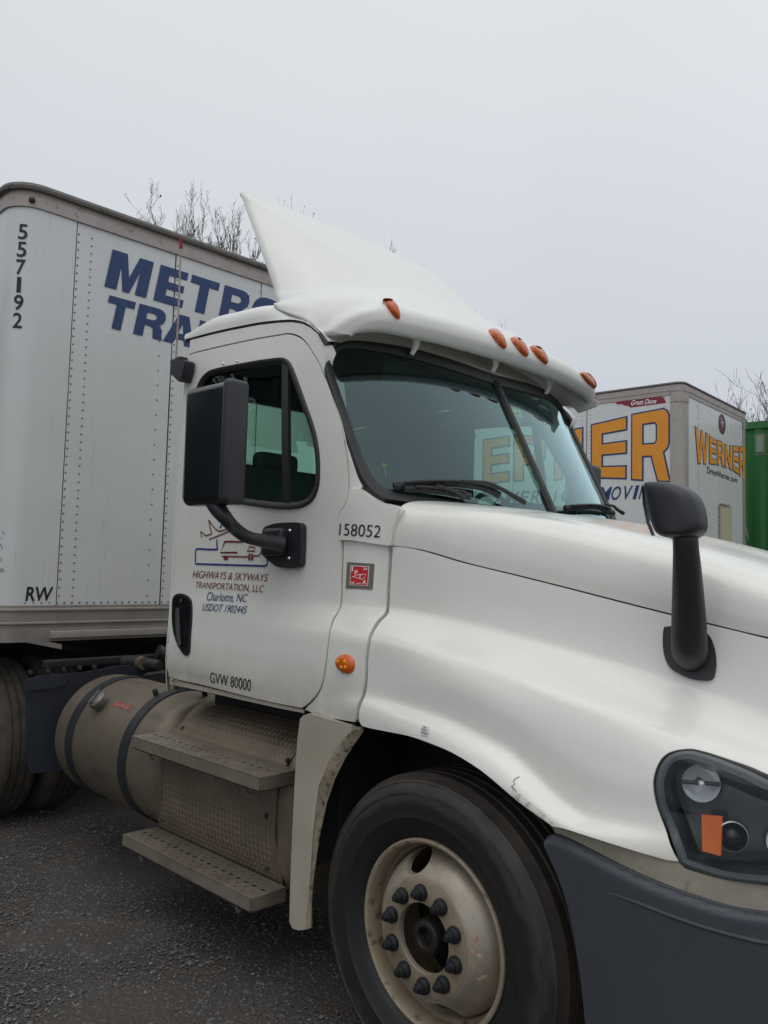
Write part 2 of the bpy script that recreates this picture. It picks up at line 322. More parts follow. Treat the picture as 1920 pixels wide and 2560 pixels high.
def panel(name, outer, surf, m, parent, holes=(), step=0.03, depth=0.03, side=-1, label=None, kind=None, lift=0.0, roll=0.004):
    """outer in (a,b); surf(a,b)->(point, normal); rim of given depth behind the edge"""
    vv, ff, polys = cdt(outer, holes, step)
    V = []; NN = []; Fc = []
    for a, b in vv:
        p, n = surf(a, b); V.append(np.array(p)+np.array(n)*lift); NN.append(n)
    for f in ff:
        p = [V[i] for i in f]; nrm = np.cross(p[1]-p[0], p[2]-p[0])
        Fc.append(f if np.dot(nrm, NN[f[0]]) > 0 else f[::-1])
    for k, P in enumerate(polys):
        n0 = len(V); n = len(P); base = [surf(a, b) for a, b in P]
        top = [np.array(p)+np.array(q)*lift for p, q in base]
        for i in range(n):
            t = top[(i+1) % n]-top[i-1]; o_ = np.cross(t, base[i][1]); o_ /= max(1e-9, np.linalg.norm(o_))
            V.append(top[i]); NN.append(base[i][1])
            V.append(top[i]-np.array(base[i][1])*roll+o_*0); NN.append(o_)
            V.append(top[i]-np.array(base[i][1])*depth); NN.append(o_)
        # orientation of o_: outward of the solid
        A = 0.5*np.sum(P[:, 0]*np.roll(P[:, 1], -1)-np.roll(P[:, 0], -1)*P[:, 1])
        mid = np.mean(top, 0); tst = np.dot(NN[n0+1], top[0]-mid)
        flip = (tst < 0) != (k > 0)
        if flip:
            for i in range(n): NN[n0+3*i+1] = -NN[n0+3*i+1]; NN[n0+3*i+2] = -NN[n0+3*i+2]
        for i in range(n):
            j = (i+1) % n
            for q in (0, 1):
                fc = (n0+3*i+q, n0+3*j+q, n0+3*j+q+1, n0+3*i+q+1); p = [V[x] for x in fc]
                nrm = np.cross(p[1]-p[0], p[2]-p[0]); Fc.append(fc if np.dot(nrm, NN[n0+3*i+1]) > 0 else fc[::-1])
    return mesh(name, V, Fc, m, parent, True, None, NN, label, kind)
def mirror(o, parent=None, name=None):
    """the same part on the other side of the truck"""
    me = o.data.copy(); r = rootof(o); off = ORI.get(r.name, Vector((0, 0, 0)))
    for v in me.vertices: v.co.y = -(v.co.y+off.y)-off.y
    me.flip_normals()
    c = o.copy(); c.data = me; COL.objects.link(c); c.parent = parent if parent is not None else o.parent
    if name: c.name = name
    return c
# lettering
_fc = {}
def glyphs(text, bold=0.0, space=1.0, ext=0.0):
    key = (text, bold, space)
    if key in _fc: return _fc[key]
    c = bpy.data.curves.new('t', 'FONT'); c.body = text; c.offset = bold; c.space_character = space; c.resolution_u = 4; c.size = 1.0
    o = bpy.data.objects.new('t', c); me = bpy.data.meshes.new_from_object(o)
    bm = bmesh.new(); bm.from_mesh(me); bmesh.ops.triangulate(bm, faces=bm.faces); bm.to_mesh(me); bm.free()
    v = np.array([tuple(q.co)[:2] for q in me.vertices]); f = [tuple(p.vertices) for p in me.polygons]
    bpy.data.objects.remove(o); bpy.data.meshes.remove(me); bpy.data.curves.remove(c)
    lo, hi = v.min(0), v.max(0); v = (v-lo)/(hi-lo); _fc[key] = (v, f); return v, f
def quadmap(c, v):
    """c: bl, br, tr, tl"""
    c = [np.array(q, float) for q in c]; a, b = v[:, :1], v[:, 1:]
    return (1-a)*(1-b)*c[0]+a*(1-b)*c[1]+a*b*c[2]+(1-a)*b*c[3]
def lettering(name, text, quad, surf, m, parent, bold=0.0, shear=0.0, lift=0.003, space=1.0, label=None):
    """quad in surface coordinates; surf(a,b)->(p,n)"""
    v, f = glyphs(text, bold, space); v = v.copy()
    if shear:
        v[:, 0] = v[:, 0]*(1-shear)+shear*v[:, 1]
    q = quadmap(quad, v); return flat(name, q, f, surf, m, parent, lift, label)
def flat(name, q, f, surf, m, parent, lift=0.003, label=None, sub=0.035):
    bm = bmesh.new(); vs = [bm.verts.new((a, b, 0)) for a, b in q]
    for t in f:
        try: bm.faces.new([vs[i] for i in t])
        except ValueError: pass
    if sub:
        for _ in range(4):
            lo = [e for e in bm.edges if e.calc_length() > sub]
            if not lo: break
            bmesh.ops.subdivide_edges(bm, edges=lo, cuts=1); bmesh.ops.triangulate(bm, faces=[x for x in bm.faces if len(x.verts) > 3])
    bm.verts.index_update(); V = []; NN = []
    for v in bm.verts:
        p, n = surf(v.co.x, v.co.y); V.append(np.array(p)+np.array(n)*lift); NN.append(n)
    F_ = []
    for fc in bm.faces:
        i = [v.index for v in fc.verts]; nr = np.cross(V[i[1]]-V[i[0]], V[i[2]]-V[i[0]]); F_.append(i if np.dot(nr, NN[i[0]]) > 0 else i[::-1])
    bm.free(); return mesh(name, V, F_, m, parent, True, None, NN, label)
def strokes(segs, wd):
    """polylines -> triangulated thick strokes in 2D"""
    V = []; Fc = []
    for S in segs:
        S = np.array(S, float); n = len(S); b = len(V)
        for i in range(n):
            t = S[min(i+1, n-1)]-S[max(i-1, 0)]; t = t/np.hypot(*t); nn = np.array([-t[1], t[0]]); V += [S[i]+nn*wd/2, S[i]-nn*wd/2]
        for i in range(n-1): Fc += [(b+2*i, b+2*i+1, b+2*i+3), (b+2*i, b+2*i+3, b+2*i+2)]
    return np.array(V), Fc
# ================================================================== GROUND
def ground():
    def zz(x, y): return 0.0
    bm = bmesh.new(); S = 1500
    # near patch finely gridded with slight unevenness, then a big sheet round it
    nx = 120; v = []; f = []
    xs = np.concatenate([[-S, -300, -80, -20], np.linspace(-6, 4, nx), [12, 60, 300, S]]); ys = np.concatenate([[-S, -200, -40, -10], np.linspace(-5, 3, nx), [12, 60, 300, S]])
    rs = np.random.RandomState(3); H = rs.rand(40, 40)
    for x in xs:
        for y in ys:
            z = 0.0
            if -6 < x < 4 and -5 < y < 3:
                a, b = (x+6)*3.7, (y+5)*4.1; i, j = int(a), int(b); fa, fb = a-i, b-j; fa = fa*fa*(3-2*fa); fb = fb*fb*(3-2*fb)
                z = (H[i, j]*(1-fa)*(1-fb)+H[i+1, j]*fa*(1-fb)+H[i, j+1]*(1-fa)*fb+H[i+1, j+1]*fa*fb-0.5)*0.016
            v.append((x, y, z))
    W = len(ys)
    for i in range(len(xs)-1):
        for j in range(W-1): f.append((i*W+j, (i+1)*W+j, (i+1)*W+j+1, i*W+j+1))
    mesh('ground', v, f, GROUND, None, True, kind='structure')
    # loose stones
    rs = np.random.RandomState(5); V = []; Fc = []
    shapes = []
    for s in range(8):
        b2 = bmesh.new(); bmesh.ops.create_icosphere(b2, subdivisions=1, radius=1)
        for q in b2.verts: q.co *= rs.uniform(0.6, 1.25)
        shapes.append(([np.array(q.co) for q in b2.verts], [tuple(x.index for x in fc.verts) for fc in b2.faces])); b2.free()
    cnt = 0
    while cnt < 42000:
        x = rs.uniform(-5.5, 1.8); y = rs.uniform(-2.6, -0.4)
        if rs.rand() < 0.45 and not (-3.4 < x < -1.2 and y > -2.0): continue
        s = 0.0028+0.0050*rs.rand()**2+(0.010*rs.rand() if rs.rand() < 0.02 else 0)
        sh, sf = shapes[rs.randint(8)]; a = rs.rand()*6.28; ca, sa = math.cos(a), math.sin(a); b = len(V); fl = rs.uniform(0.35, 0.8); el = rs.uniform(0.8, 1.7)
        for q in sh: V.append((x+s*(ca*q[0]*el-sa*q[1]), y+s*(sa*q[0]*el+ca*q[1]), 0.001+s*fl*(q[2]+.35)+0.001))
        Fc += [tuple(b+i for i in t) for t in sf]; cnt += 1
    g = mat('loose_stone', (0.075, 0.076, 0.08), 0.7, var=(41, (0.20, 0.20, 0.20), 0.50, 0.62), dirt=(37, (0.12, 0.09, 0.07), 0.54, 0.64))
    o = mesh('gravel', V, Fc, g, None, False, kind='stuff'); o['label'] = 'loose dark gravel scattered on the ground beside the truck'; o['category'] = 'gravel'
ground()

# ================================================================== TRAILERS
def plane(O, U, Nn):
    """local frame of an upright face: a along U, b up; returns surf and px mapper"""
    O, U, Nn = np.array(O, float), np.array(U, float), np.array(Nn, float); Z = np.array([0, 0, 1.0])
    def surf(a, b): return O+U*a+Z*b, Nn
    def px(x, y):
        v = vray(x, y); t = np.dot(O-CAM, Nn)/np.dot(v, Nn); P = CAM+v*t-O; return float(np.dot(P, U)), float(P[2])
    return surf, px
DOME = None
def dome_mesh(r=0.011):
    v = []; f = []
    for k in range(6):
        a = k*math.pi/3; v.append((r*math.cos(a), r*math.sin(a), 0))
    for k in range(6):
        a = k*math.pi/3; v.append((r*.6*math.cos(a), r*.6*math.sin(a), r*.5))
    v.append((0, 0, r*.62))
    for k in range(6):
        j = (k+1) % 6; f += [(k, j, 6+j, 6+k), (6+k, 6+j, 12)]
    return v, f
def rivets(name, pts, Nn, m, parent, r=0.009):
    """one row or field of domed rivets, joined"""
    dv, df = dome_mesh(r); Nn = Vector(Nn).normalized(); q = Nn.to_track_quat('Z', 'Y'); mb = MB()
    for p in pts: mb.add([tuple((q @ Vector(v)) + Vector(p)) for v in dv], df)
    return mb.build(name, m, parent, True, 60, kind='stuff')
def trailer_box(root, L, Wd, z0, zb, zt, T, rc, mats, pnl_seams_front, side_step):
    """T(x,y,z): local (x back-to-front, front face at x=0; y from -W/2 near to +W/2) -> world; builds skins, rails, roof cap, floor"""
    PW, PR, PB, PC = mats; h = Wd/2
    def arc(off=0.0, n=8):
        """plan outline, near side rear -> near front corner -> far front corner -> far side rear"""
        r = rc+off; P = [(-L, -h-off), (-rc, -h-off)]
        for k in range(1, n+1): a = -math.pi/2+k*math.pi/2/n; P.append((-rc+r*math.cos(a), -h+rc+r*math.sin(a)))
        for k in range(0, n+1): a = k*math.pi/2/n; P.append((-rc+r*math.cos(a), h-rc+r*math.sin(a)))
        P += [(-L, h+off)]; return P
    def band(name, off, za, zc, m, prof=None, P=None):
        P = P or arc(off); prof = prof or [(0, za), (0, zc)]
        v = []; f = []; n = len(P); k = len(prof)
        Pn = []
        for i, (x, y) in enumerate(P):
            a = np.array(P[max(i-1, 0)]); b = np.array(P[min(i+1, n-1)]); t = (b-a)/np.hypot(*(b-a)); Pn.append((t[1], -t[0]))
        for i, (x, y) in enumerate(P):
            for o_, z in prof: v.append(T(x+Pn[i][0]*o_, y+Pn[i][1]*o_, z))
        for i in range(n-1):
            for j in range(k-1): f.append((i*k+j, (i+1)*k+j, (i+1)*k+j+1, i*k+j+1))
        return fixn(mesh(name, v, f, m, root, True, 32))
    return arc, band
# ---- METRO trailer
XT, TW = -3.4175, 2.60
met = thing('metro_trailer', 'white semi trailer with blue METRO lettering, its nose right behind the cab', 'trailer', (XT-7, 0, 0))
Tm = lambda x, y, z: (XT+x, y, z)
arc, band = trailer_box(met, 16.0, TW, 1.18, 1.40, 4.11, Tm, 0.17, (TRW, TRC, TRB, TRCAP), None, None)
A = arc()
def sub_arc(P, ya, yb):
    """front face skin piece between two y"""
    return [p for p in P]
zP0, zP1 = 1.405, 3.985
# skins: wrapped corner sheet, front sheets, far wrapped sheet, side wall
def dense_arc(a0, a1, rc=0.17, h=TW/2, n=10):
    return None
nearwrap = [(-0.9, -1.30), (-0.17, -1.30)]+[(-0.17+0.17*math.cos(a), -1.13+0.17*math.sin(a)) for a in np.linspace(-math.pi/2, 0, 9)[1:]]+[(0, -0.905)]
farwrap = [(x, -y) for x, y in nearwrap][::-1]; farwrap[0] = (0, 0.62)
def skin(name, P, z0, z1, m, off=0.0, parent=met, T=Tm, thick=0.004):
    n = len(P); v = []; f = []
    for k, (x, y) in enumerate(P):
        a = np.array(P[max(k-1, 0)]); b = np.array(P[min(k+1, n-1)]); t = (b-a)/np.hypot(*(b-a)); q = (t[1], -t[0])
        for z in (z0, z1):
            v.append(T(x+q[0]*off, y+q[1]*off, z)); v.append(T(x+q[0]*(off-thick), y+q[1]*(off-thick), z))
    for k in range(n-1):
        a, b = 4*k, 4*k+4; f += [(a, b, b+2, a+2), (a+1, a+3, b+3, b+1), (a+2, b+2, b+3, a+3), (a, a+1, b+1, b)]
    f += [(0, 2, 3, 1), (4*n-4, 4*n-3, 4*n-1, 4*n-2)]
    return fixn(mesh(name, v, f, m, parent, True, 32))
skin('corner_panel', nearwrap, zP0, zP1, TRW, 0.004)
skin('front_panel', [(0, y) for y in np.linspace(-0.897, -0.160, 6)], zP0, zP1, TRW, 0.0)
skin('front_panel', [(0, y) for y in np.linspace(-0.150, 0.612, 6)], zP0, zP1, TRW, 0.002)
skin('corner_panel', farwrap, zP0, zP1, TRW, 0.004)
for s in (-1, 1):
    for k in range(13):
        a, b = -0.905-k*1.22, -0.905-(k+1)*1.22+0.012
        P = [(x, s*1.30) for x in np.linspace(b, a, 3)]
        skin('side_panel', P if s < 0 else P[::-1], zP0, zP1, TRW, 0.0)
band('top_rail', 0.006, 3.97, 4.09, TRC, [(0, 3.955), (0.010, 3.958), (0.010, 4.032), (0.004, 4.036), (0.004, 4.072), (0.016, 4.076)])
band('roof_cap', 0.02, 4.07, 4.12, TRCAP, [(0.020, 4.066), (0.024, 4.085), (0.012, 4.108), (-0.05, 4.122)])
band('bottom_rail', 0.004, 1.18, 1.41, TRB, [(-0.03, 1.178), (0.012, 1.18), (0.014, 1.262), (0.002, 1.268), (0.002, 1.284), (0.018, 1.292), (0.018, 1.300), (0.010, 1.306), (0.010, 1.368), (0.020, 1.374), (0.020, 1.384), (0.004, 1.392), (0.004, 1.408)])
MB().box((XT-8.0, 0, 4.10), (15.7, 2.4, 0.03)).build('roof', TRCAP, met)
MB().box((XT-8.1, 0, 1.24), (15.7, 2.48, 0.10)).build('floor', FRAME, met)
MB().box((XT+0.025, 0.09, 1.222), (0.035, 2.06, 0.044), bev=0.004).build('bumper_lip', TRC, met)
MB().box((XT-15.95, 0, 2.7), (0.03, 2.5, 2.6)).build('rear_door', TRW, met)
surfM, pxM = plane((XT, 0, 0), (0, 1, 0), (1, 0, 0))
def surfMc(a, b):   # follows the rounded near corner
    if a > -1.13: return np.array([XT+0.004, a, b]), np.array([1.0, 0, 0])
    s = min((-1.13-a)/0.17, math.pi/2); return np.array([XT-0.17+0.174*math.cos(s), -1.13-0.174*math.sin(s), b]), np.array([math.cos(s), -math.sin(s), 0])
for y, x0 in ((-0.886, 0.0), (-0.795, 0.0), (-0.255, 0), (-0.138, 0.002), (0.505, 0), (0.60, 0)):
    zz = np.arange(1.47, 3.93, 0.0535 if y < -0.5 or -0.2 < y < 0 or y > 0.55 else 0.107)
    rivets('rivet_row', [(XT+x0, y, z) for z in zz], (1, 0, 0), RIV, met, 0.0075)
rivets('rivet_row', [(XT+0.002, y, 1.425) for y in np.arange(-1.1, 1.1, 0.0505)], (1, 0, 0), RIV, met, 0.008)
rivets('rivet_row', [(XT+0.011, y, z) for y in np.arange(-1.05, 1.1, 0.083) for z in (3.995,)]+[(XT+0.011, y+d, z) for y in (-0.80, -0.02, 0.66) for d in (0, 0.08) for z in (3.975, 4.012)], (1, 0, 0), RIV, met, 0.008)
rivets('rivet_row', [(XT+0.010, y, 1.335) for y in (-0.90, -0.78, -0.2, -0.08, 0.4, 0.55)], (1, 0, 0), RIV, met, 0.008)
rivets('rivet_row', [(XT-x, -1.302, z) for z in np.arange(1.47, 3.9, 0.055) for x in (0.42, 0.86)], (0, -1, 0), RIV, met, 0.008)
o = MB().lathe([(0.001, 0.028), (0.012, 0.025), (0.020, 0.012), (0.021, 0)], (0, 0, 0), 'x', 16)
s_, n_ = surfMc(-1.20, 4.0)
o.v = [tuple(Vector(n_).to_track_quat('X', 'Z') @ Vector(v) + Vector(s_)+Vector(n_)*0.012) for v in o.v]
o.build('marker_lamp', mat('dark_red_lamp', (0.11, 0.02, 0.012), 0.4), met)
def word(name, letters, z0, z1, sh, surf, m, parent, bold, lift=0.0035):
    """letters: (char, a0, a1) bottom-left/right, upright height z0..z1, slanted by sh"""
    V = []; Fc = []
    for ch, a0, a1 in letters:
        v, f = glyphs(ch, bold); v = v.copy(); q = np.stack([a0+(a1-a0)*v[:, 0]+sh*v[:, 1], z0+(z1-z0)*v[:, 1]], 1)
        b = len(V); V += list(q); Fc += [tuple(b+i for i in t) for t in f]
    return flat(name, V, Fc, surf, m, parent, lift, None, 0)
# METRO in heavy slanted capitals, polygons drawn on a unit box
GLY = {
 'M': [[(0, 0), (.28, 0), (.28, .62), (.42, 0), (.58, 0), (.735, .62), (.72, 0), (1, 0), (1, 1), (.66, 1), (.505, .40), (.36, 1), (0, 1)]],
 'E': [[(0, 0), (1, 0), (1, .22), (.36, .22), (.36, .40), (.93, .40), (.93, .60), (.36, .60), (.36, .78), (.98, .78), (.98, 1), (0, 1)]],
 'T': [[(.33, 0), (.67, 0), (.67, .77), (1, .77), (1, 1), (0, 1), (0, .77), (.33, .77)]],
 'R': [[(0, 0), (.32, 0), (.32, .37), (.48, .37), (.60, .33), (.64, .12), (.67, 0), (1, 0), (.95, .10), (.93, .32), (.80, .46), (.94, .56), (.98, .72), (.94, .88), (.82, .97), (.66, 1), (0, 1)], [(.32, .58), (.32, .79), (.56, .79), (.65, .75), (.67, .68), (.64, .61), (.55, .58)]],
 'A': [[(0, 0), (.32, 0), (.38, .17), (.64, .17), (.69, 0), (1, 0), (.68, 1), (.34, 1)], [(.43, .38), (.51, .70), (.59, .38)]],
 'N': [[(0, 0), (.30, 0), (.30, .55), (.66, 0), (1, 0), (1, 1), (.70, 1), (.70, .46), (.34, 1), (0, 1)]],
}
tt = np.linspace(0, 2*math.pi, 41)[:-1]
GLY['O'] = [[(.5+.5*math.copysign(abs(math.cos(t))**.8, math.cos(t)), .5+.51*math.copysign(abs(math.sin(t))**.8, math.sin(t))) for t in tt], [(.5+.20*math.cos(t), .5+.27*math.sin(t)) for t in tt]]
def gpoly(ch, G=GLY): 
    P = G[ch]; vv, ff, _ = cdt(P[0], P[1:], 0); return vv, ff
def heavy(name, letters, z0, z1, sh, surf, m, parent, lift=0.0045, G=GLY):
    for ch, a0, a1 in letters:
        v, f = gpoly(ch, G); q = np.stack([a0+(a1-a0)*v[:, 0]+sh*v[:, 1], z0+(z1-z0)*v[:, 1]], 1)
        flat(name, q, f, surf, m, parent, lift, None, 0)
heavy('letter', [('M', -0.692, -0.378), ('E', -0.322, -0.088), ('T', -0.062, 0.182), ('R', 0.226, 0.478), ('O', 0.505, 0.80)], 3.573, 3.847, 0.046, surfM, NAVY, met)
heavy('letter', [('T', -0.690, -0.492), ('R', -0.464, -0.238), ('A', -0.232, 0.020), ('N', 0.030, 0.270)], 3.296, 3.522, 0.038, surfM, NAVY, met)
for i, ch in enumerate('557192'):
    zc = 3.79-0.1158*i; a = -1.243-0.006*0
    v, f = glyphs(ch, 0.012 if ch != '1' else 0.004); wd = 0.056 if ch != '1' else 0.026
    v = v.copy(); q = np.stack([a-wd/2+wd*v[:, 0]+(0.0 if ch != '1' else -0.004), zc-0.05+0.10*v[:, 1]], 1)
    flat('unit_number', q, f, surfMc, INK, met, 0.003, None, 0.02)
lettering('lettering', 'RW', [(-1.100, 1.436), (-0.936, 1.436), (-0.926, 1.526), (-1.094, 1.526)], surfMc, INK, met, 0.02)
rsq = random.Random(4); sg = []
for _ in range(26):
    a_ = rsq.uniform(-1.36, -1.25); z_ = rsq.choice((rsq.gauss(1.80, .05), rsq.gauss(1.56, .07), rsq.gauss(1.66, .10))); p_ = [(a_, z_)]
    for _k in range(rsq.randint(2, 5)): p_.append((p_[-1][0]+rsq.uniform(-.012, .014), p_[-1][1]+rsq.uniform(-.022, .016)))
    sg.append(p_)
v, f = strokes(sg, .0035); flat('scuff_marks', v, f, surfMc, mat('purple_grey_scuff', (.17, .165, .23), .7), met, .003, None, .02).__setitem__('kind', 'stuff')
# running gear and landing gear of the trailer
def wheel_simple(name, c, parent, side=-1, r=0.51, wd=0.26, m=None):
    mb = MB(); s = side
    pr = [(0.30, s*0.0), (0.34, s*0.012), (0.42, s*0.02), (0.48, s*0.0), (0.505, -s*0.03)]
    for k in range(4): a = -s*(0.045+k*0.05); pr += [(r, a), (r, a-s*0.035), (r-0.012, a-s*0.038), (r-0.012, a-s*0.046)]
    pr += [(0.505, -s*(wd-0.02)), (0.42, -s*(wd+0.01)), (0.30, -s*wd)]
    mb.lathe(pr, c, 'y', 56); t = fixn(mb.build(name, m or TIRED, parent, True, 40))
    mb = MB().lathe([(0.30, 0), (0.285, -s*0.01), (0.27, -s*0.06), (0.20, -s*0.15), (0.11, -s*0.15), (0.10, -s*0.06), (0.0005, -s*0.05)], c, 'y', 40)
    fixn(mb.build('rim', RIM, t, True, 40)); return t
for x in (XT-12.8, XT-14.05):
    for s in (-1, 1): wheel_simple('tyre', (x, s*1.27, 0.51), met, s)
for s in (-1, 1): MB().box((XT-2.9, s*0.75, 0.75), (0.14, 0.14, 1.0)).box((XT-2.9, s*0.75, 0.26), (0.3, 0.3, 0.03)).build('landing_leg', FRAME, met)

# ---- WERNER trailer
WA = rad(3.6)
WO = np.array([-2.93, 7.11, 0.20]); Wu = np.array([math.cos(WA), math.sin(WA), 0]); Wv = np.array([-math.sin(WA), math.cos(WA), 0])
wer = thing('werner_trailer', 'white semi trailer with orange WERNER lettering, parked beyond the truck', 'trailer', tuple(WO-Wu*7+Wv*1.3))
Tw = lambda x, y, z: tuple(WO+Wu*x+Wv*(y+1.30)+np.array([0, 0, z]))
arc, band = trailer_box(wer, 16.0, 2.60, 1.18, 1.40, 4.11, Tw, 0.10, (TRW, TRC, TRB, TRCAP), None, None)
AP = min(-.12, plane(Tw(0, -1.30, 0), Wu, -Wv)[1](*cp(1400, 900, 520)([(880, 600)])[0])[0])
for s in (-1, 1):
    for k in range(13):
        a, b = AP-k*1.22, AP-(k+1)*1.22+0.012; P = [(x, s*1.30) for x in (b, a)]
        skin('side_panel', P if s < 0 else P[::-1], 1.40, 3.99, TRW, 0.0, wer, Tw)
for a, b in ((-1.10, -0.735), (-0.725, 0.60), (0.61, 1.10)): skin('front_panel', [(0, a), (0, b)], 1.40, 3.93, TRW, 0.0, wer, Tw)
for s in (-1, 1):
    P = [(AP, -1.30), (-0.10, -1.30)]+[(-0.10+0.10*math.cos(a), -1.20+0.10*math.sin(a)) for a in np.linspace(-math.pi/2, 0, 7)[1:]]+[(0, -1.10)]
    P = P if s < 0 else [(x, -y) for x, y in P][::-1]
    skin('corner_post', P, 1.20, 4.06, POST, 0.008, wer, Tw)
    P2 = [(x, y) for x, y in P]
    skin('corner_cap', P2, 3.84, 3.93, TRC, 0.016, wer, Tw); skin('corner_cap', P2, 3.985, 4.075, TRC, 0.014, wer, Tw)
band('top_rail', 0, 0, 0, TRC, [(0, 3.93), (0.008, 3.935), (0.008, 3.99), (0.014, 3.995), (0.014, 4.075)])
band('roof_cap', 0, 0, 0, TRCAP, [(0.014, 4.07), (0.028, 4.085), (0.02, 4.105), (-0.05, 4.115)])
band('bottom_rail', 0, 0, 0, TRB, [(-0.02, 1.18), (0.012, 1.18), (0.012, 1.39), (0.004, 1.40)])
def wbox(name, c, s, m): 
    MB().bm(_cube(s), Tw(*c), Matrix.Rotation(WA, 3, 'Z')).build(name, m, wer)
def _cube(s):
    bm = bmesh.new(); bmesh.ops.create_cube(bm, size=1.0)
    for v in bm.verts: v.co = Vector((v.co.x*s[0], v.co.y*s[1], v.co.z*s[2]))
    return bm
wbox('roof', (-8, 0, 4.09), (15.8, 2.5, 0.03), TRCAP); wbox('floor', (-8, 0, 1.25), (15.8, 2.5, 0.1), FRAME); wbox('rear_door', (-15.95, 0, 2.7), (0.03, 2.5, 2.6), TRW)
for s in (-1, 1): wbox('landing_leg', (-2.9, s*0.75, 0.35), (0.14, 0.14, 1.1), FRAME); wbox('landing_foot', (-2.9, s*0.75, -0.18), (0.3, 0.3, 0.03), FRAME)
for x in (-12.8, -14.05):
    for s in (-1, 1):
        c = Tw(x, s*1.2, 0.3); wheel_simple('tyre', (c[0], c[1], 0.51), wer, s)
surfWs, pxWs = plane(Tw(0, -1.30, 0), Wu, -Wv)     # long side
surfWf, pxWf = plane(Tw(0, -1.30, 0), Wv, Wu)      # nose
zo = Tw(0, 0, 0)[2]
def wrow(side, aa, zz, r=0.008):
    pts = []
    for a in aa:
        for z in zz: pts.append(Tw(a, -1.30, z) if side else Tw(0, a-1.30, z))
    rivets('rivet_row', pts, -Wv if side else Wu, RIV, wer, r)
for k in range(5):
    a = AP-k*1.22; wrow(1, (a-0.07,), np.arange(1.45, 3.95, 0.06)); 
    if k: wrow(1, (a+0.06,), np.arange(1.45, 3.95, 0.06))
wrow(1, np.arange(-6, -0.3, 0.15), (3.955,))
for a in (0.50, 0.575, 0.98, 1.35, 1.72, 2.10): wrow(0, (a,), np.arange(1.45, 3.9, 0.09 if a in (0.575,) else 0.16))
# big letters of the long side
WG = {
 'E': [[(0, 0), (1, 0), (1, .185), (.29, .185), (.29, .42), (1, .42), (1, .60), (.29, .60), (.29, .81), (1, .81), (1, 1), (0, 1)]],
 'R': [[(0, 0), (.27, 0), (.27, .355), (.53, .355), (.71, 0), (1, 0), (.83, .40), (.94, .455), (.98, .53), (.98, .90), (.93, .965), (.84, 1), (0, 1)], [(.27, .52), (.27, .84), (.62, .84), (.68, .80), (.68, .57), (.62, .52)]],
 'N': [[(0, 0), (.26, 0), (.26, .58), (.72, 0), (1, 0), (1, 1), (.74, 1), (.74, .42), (.28, 1), (0, 1)]],
 'W': [[(.22, 0), (.40, 0), (.52, .62), (.64, 0), (.82, 0), (1, 1), (.80, 1), (.71, .38), (.60, 1), (.44, 1), (.33, .38), (.21, 1), (0, 1)]],
}
def block(ch, quad, surf, parent, ol=0.022, lift=0.004, name='letter'):
    """orange letter over a slightly larger navy one; quad bl,br,tr,tl in face coordinates"""
    P = [quadmap(quad, np.array(p)) for p in WG[ch]]
    big = [poly_offset(P[0], ol)]+[poly_offset(p, -ol) for p in P[1:]]
    # mitred offset for straight-edged outlines
    big = [mitre(P[0], ol)]+[mitre(p, -ol) for p in P[1:]]
    v, f, _ = cdt(big[0], big[1:], 0); o = flat(name, v, f, surf, NAVY, parent, lift, None, 0)
    v, f, _ = cdt(P[0], P[1:], 0); flat('letter_face', v, f, surf, ORANGE, o, lift+0.004, None, 0)
def mitre(P, d):
    P = np.array(P); n = len(P); A_ = 0.5*np.sum(P[:, 0]*np.roll(P[:, 1], -1)-np.roll(P[:, 0], -1)*P[:, 1]); s = 1 if A_ > 0 else -1; out = []
    for i in range(n):
        a, b, c = P[i-1], P[i], P[(i+1) % n]; u = (b-a)/np.hypot(*(b-a)); v = (c-b)/np.hypot(*(c-b))
        n1 = np.array([u[1], -u[0]])*s; n2 = np.array([v[1], -v[0]])*s; m = n1+n2; q = np.dot(m, n1)
        out.append(b+m/max(q, 0.35)*d)
    return np.array(out)
q4 = cp(1400, 900, 520); q5 = cp(1100, 700, 600)
def pq(pts, px): return [px(*p) for p in pts]
block('R', pq(q4([(578, 948), (872, 965), (872, 384), (580, 440)]), pxWs), surfWs, wer)
block('E', pq(q4([(256, 934), (522, 940), (528, 460), (258, 522)]), pxWs), surfWs, wer)
E2 = pq(q4([(256, 934), (522, 940), (528, 460), (258, 522)]), pxWs)
ew = E2[1][0]-E2[0][0]
block('E', pq(q5([(300, 1408), (475, 1385), (475, 1085), (305, 1110)]), pxWs), surfWs, wer)
R1 = pq(q5([(518, 1385), (728, 1368), (728, 1090), (520, 1078)]), pxWs)
block('R', R1, surfWs, wer)
nl = R1[1][0]+0.16; nr = E2[0][0]-0.16; block('N', [(nl, E2[0][1]-0.0), (nr, E2[0][1]), (nr, E2[3][1]-0.03), (nl, E2[3][1]-0.06)], surfWs, wer)
e0 = pq(q5([(300, 1408), (305, 1110)]), pxWs)
block('W', [(e0[0][0]-2.1, e0[0][1]), (e0[0][0]-0.18, e0[0][1]), (e0[0][0]-0.18, e0[1][1]+0.1), (e0[0][0]-2.1, e0[1][1]+0.3)], surfWs, wer)
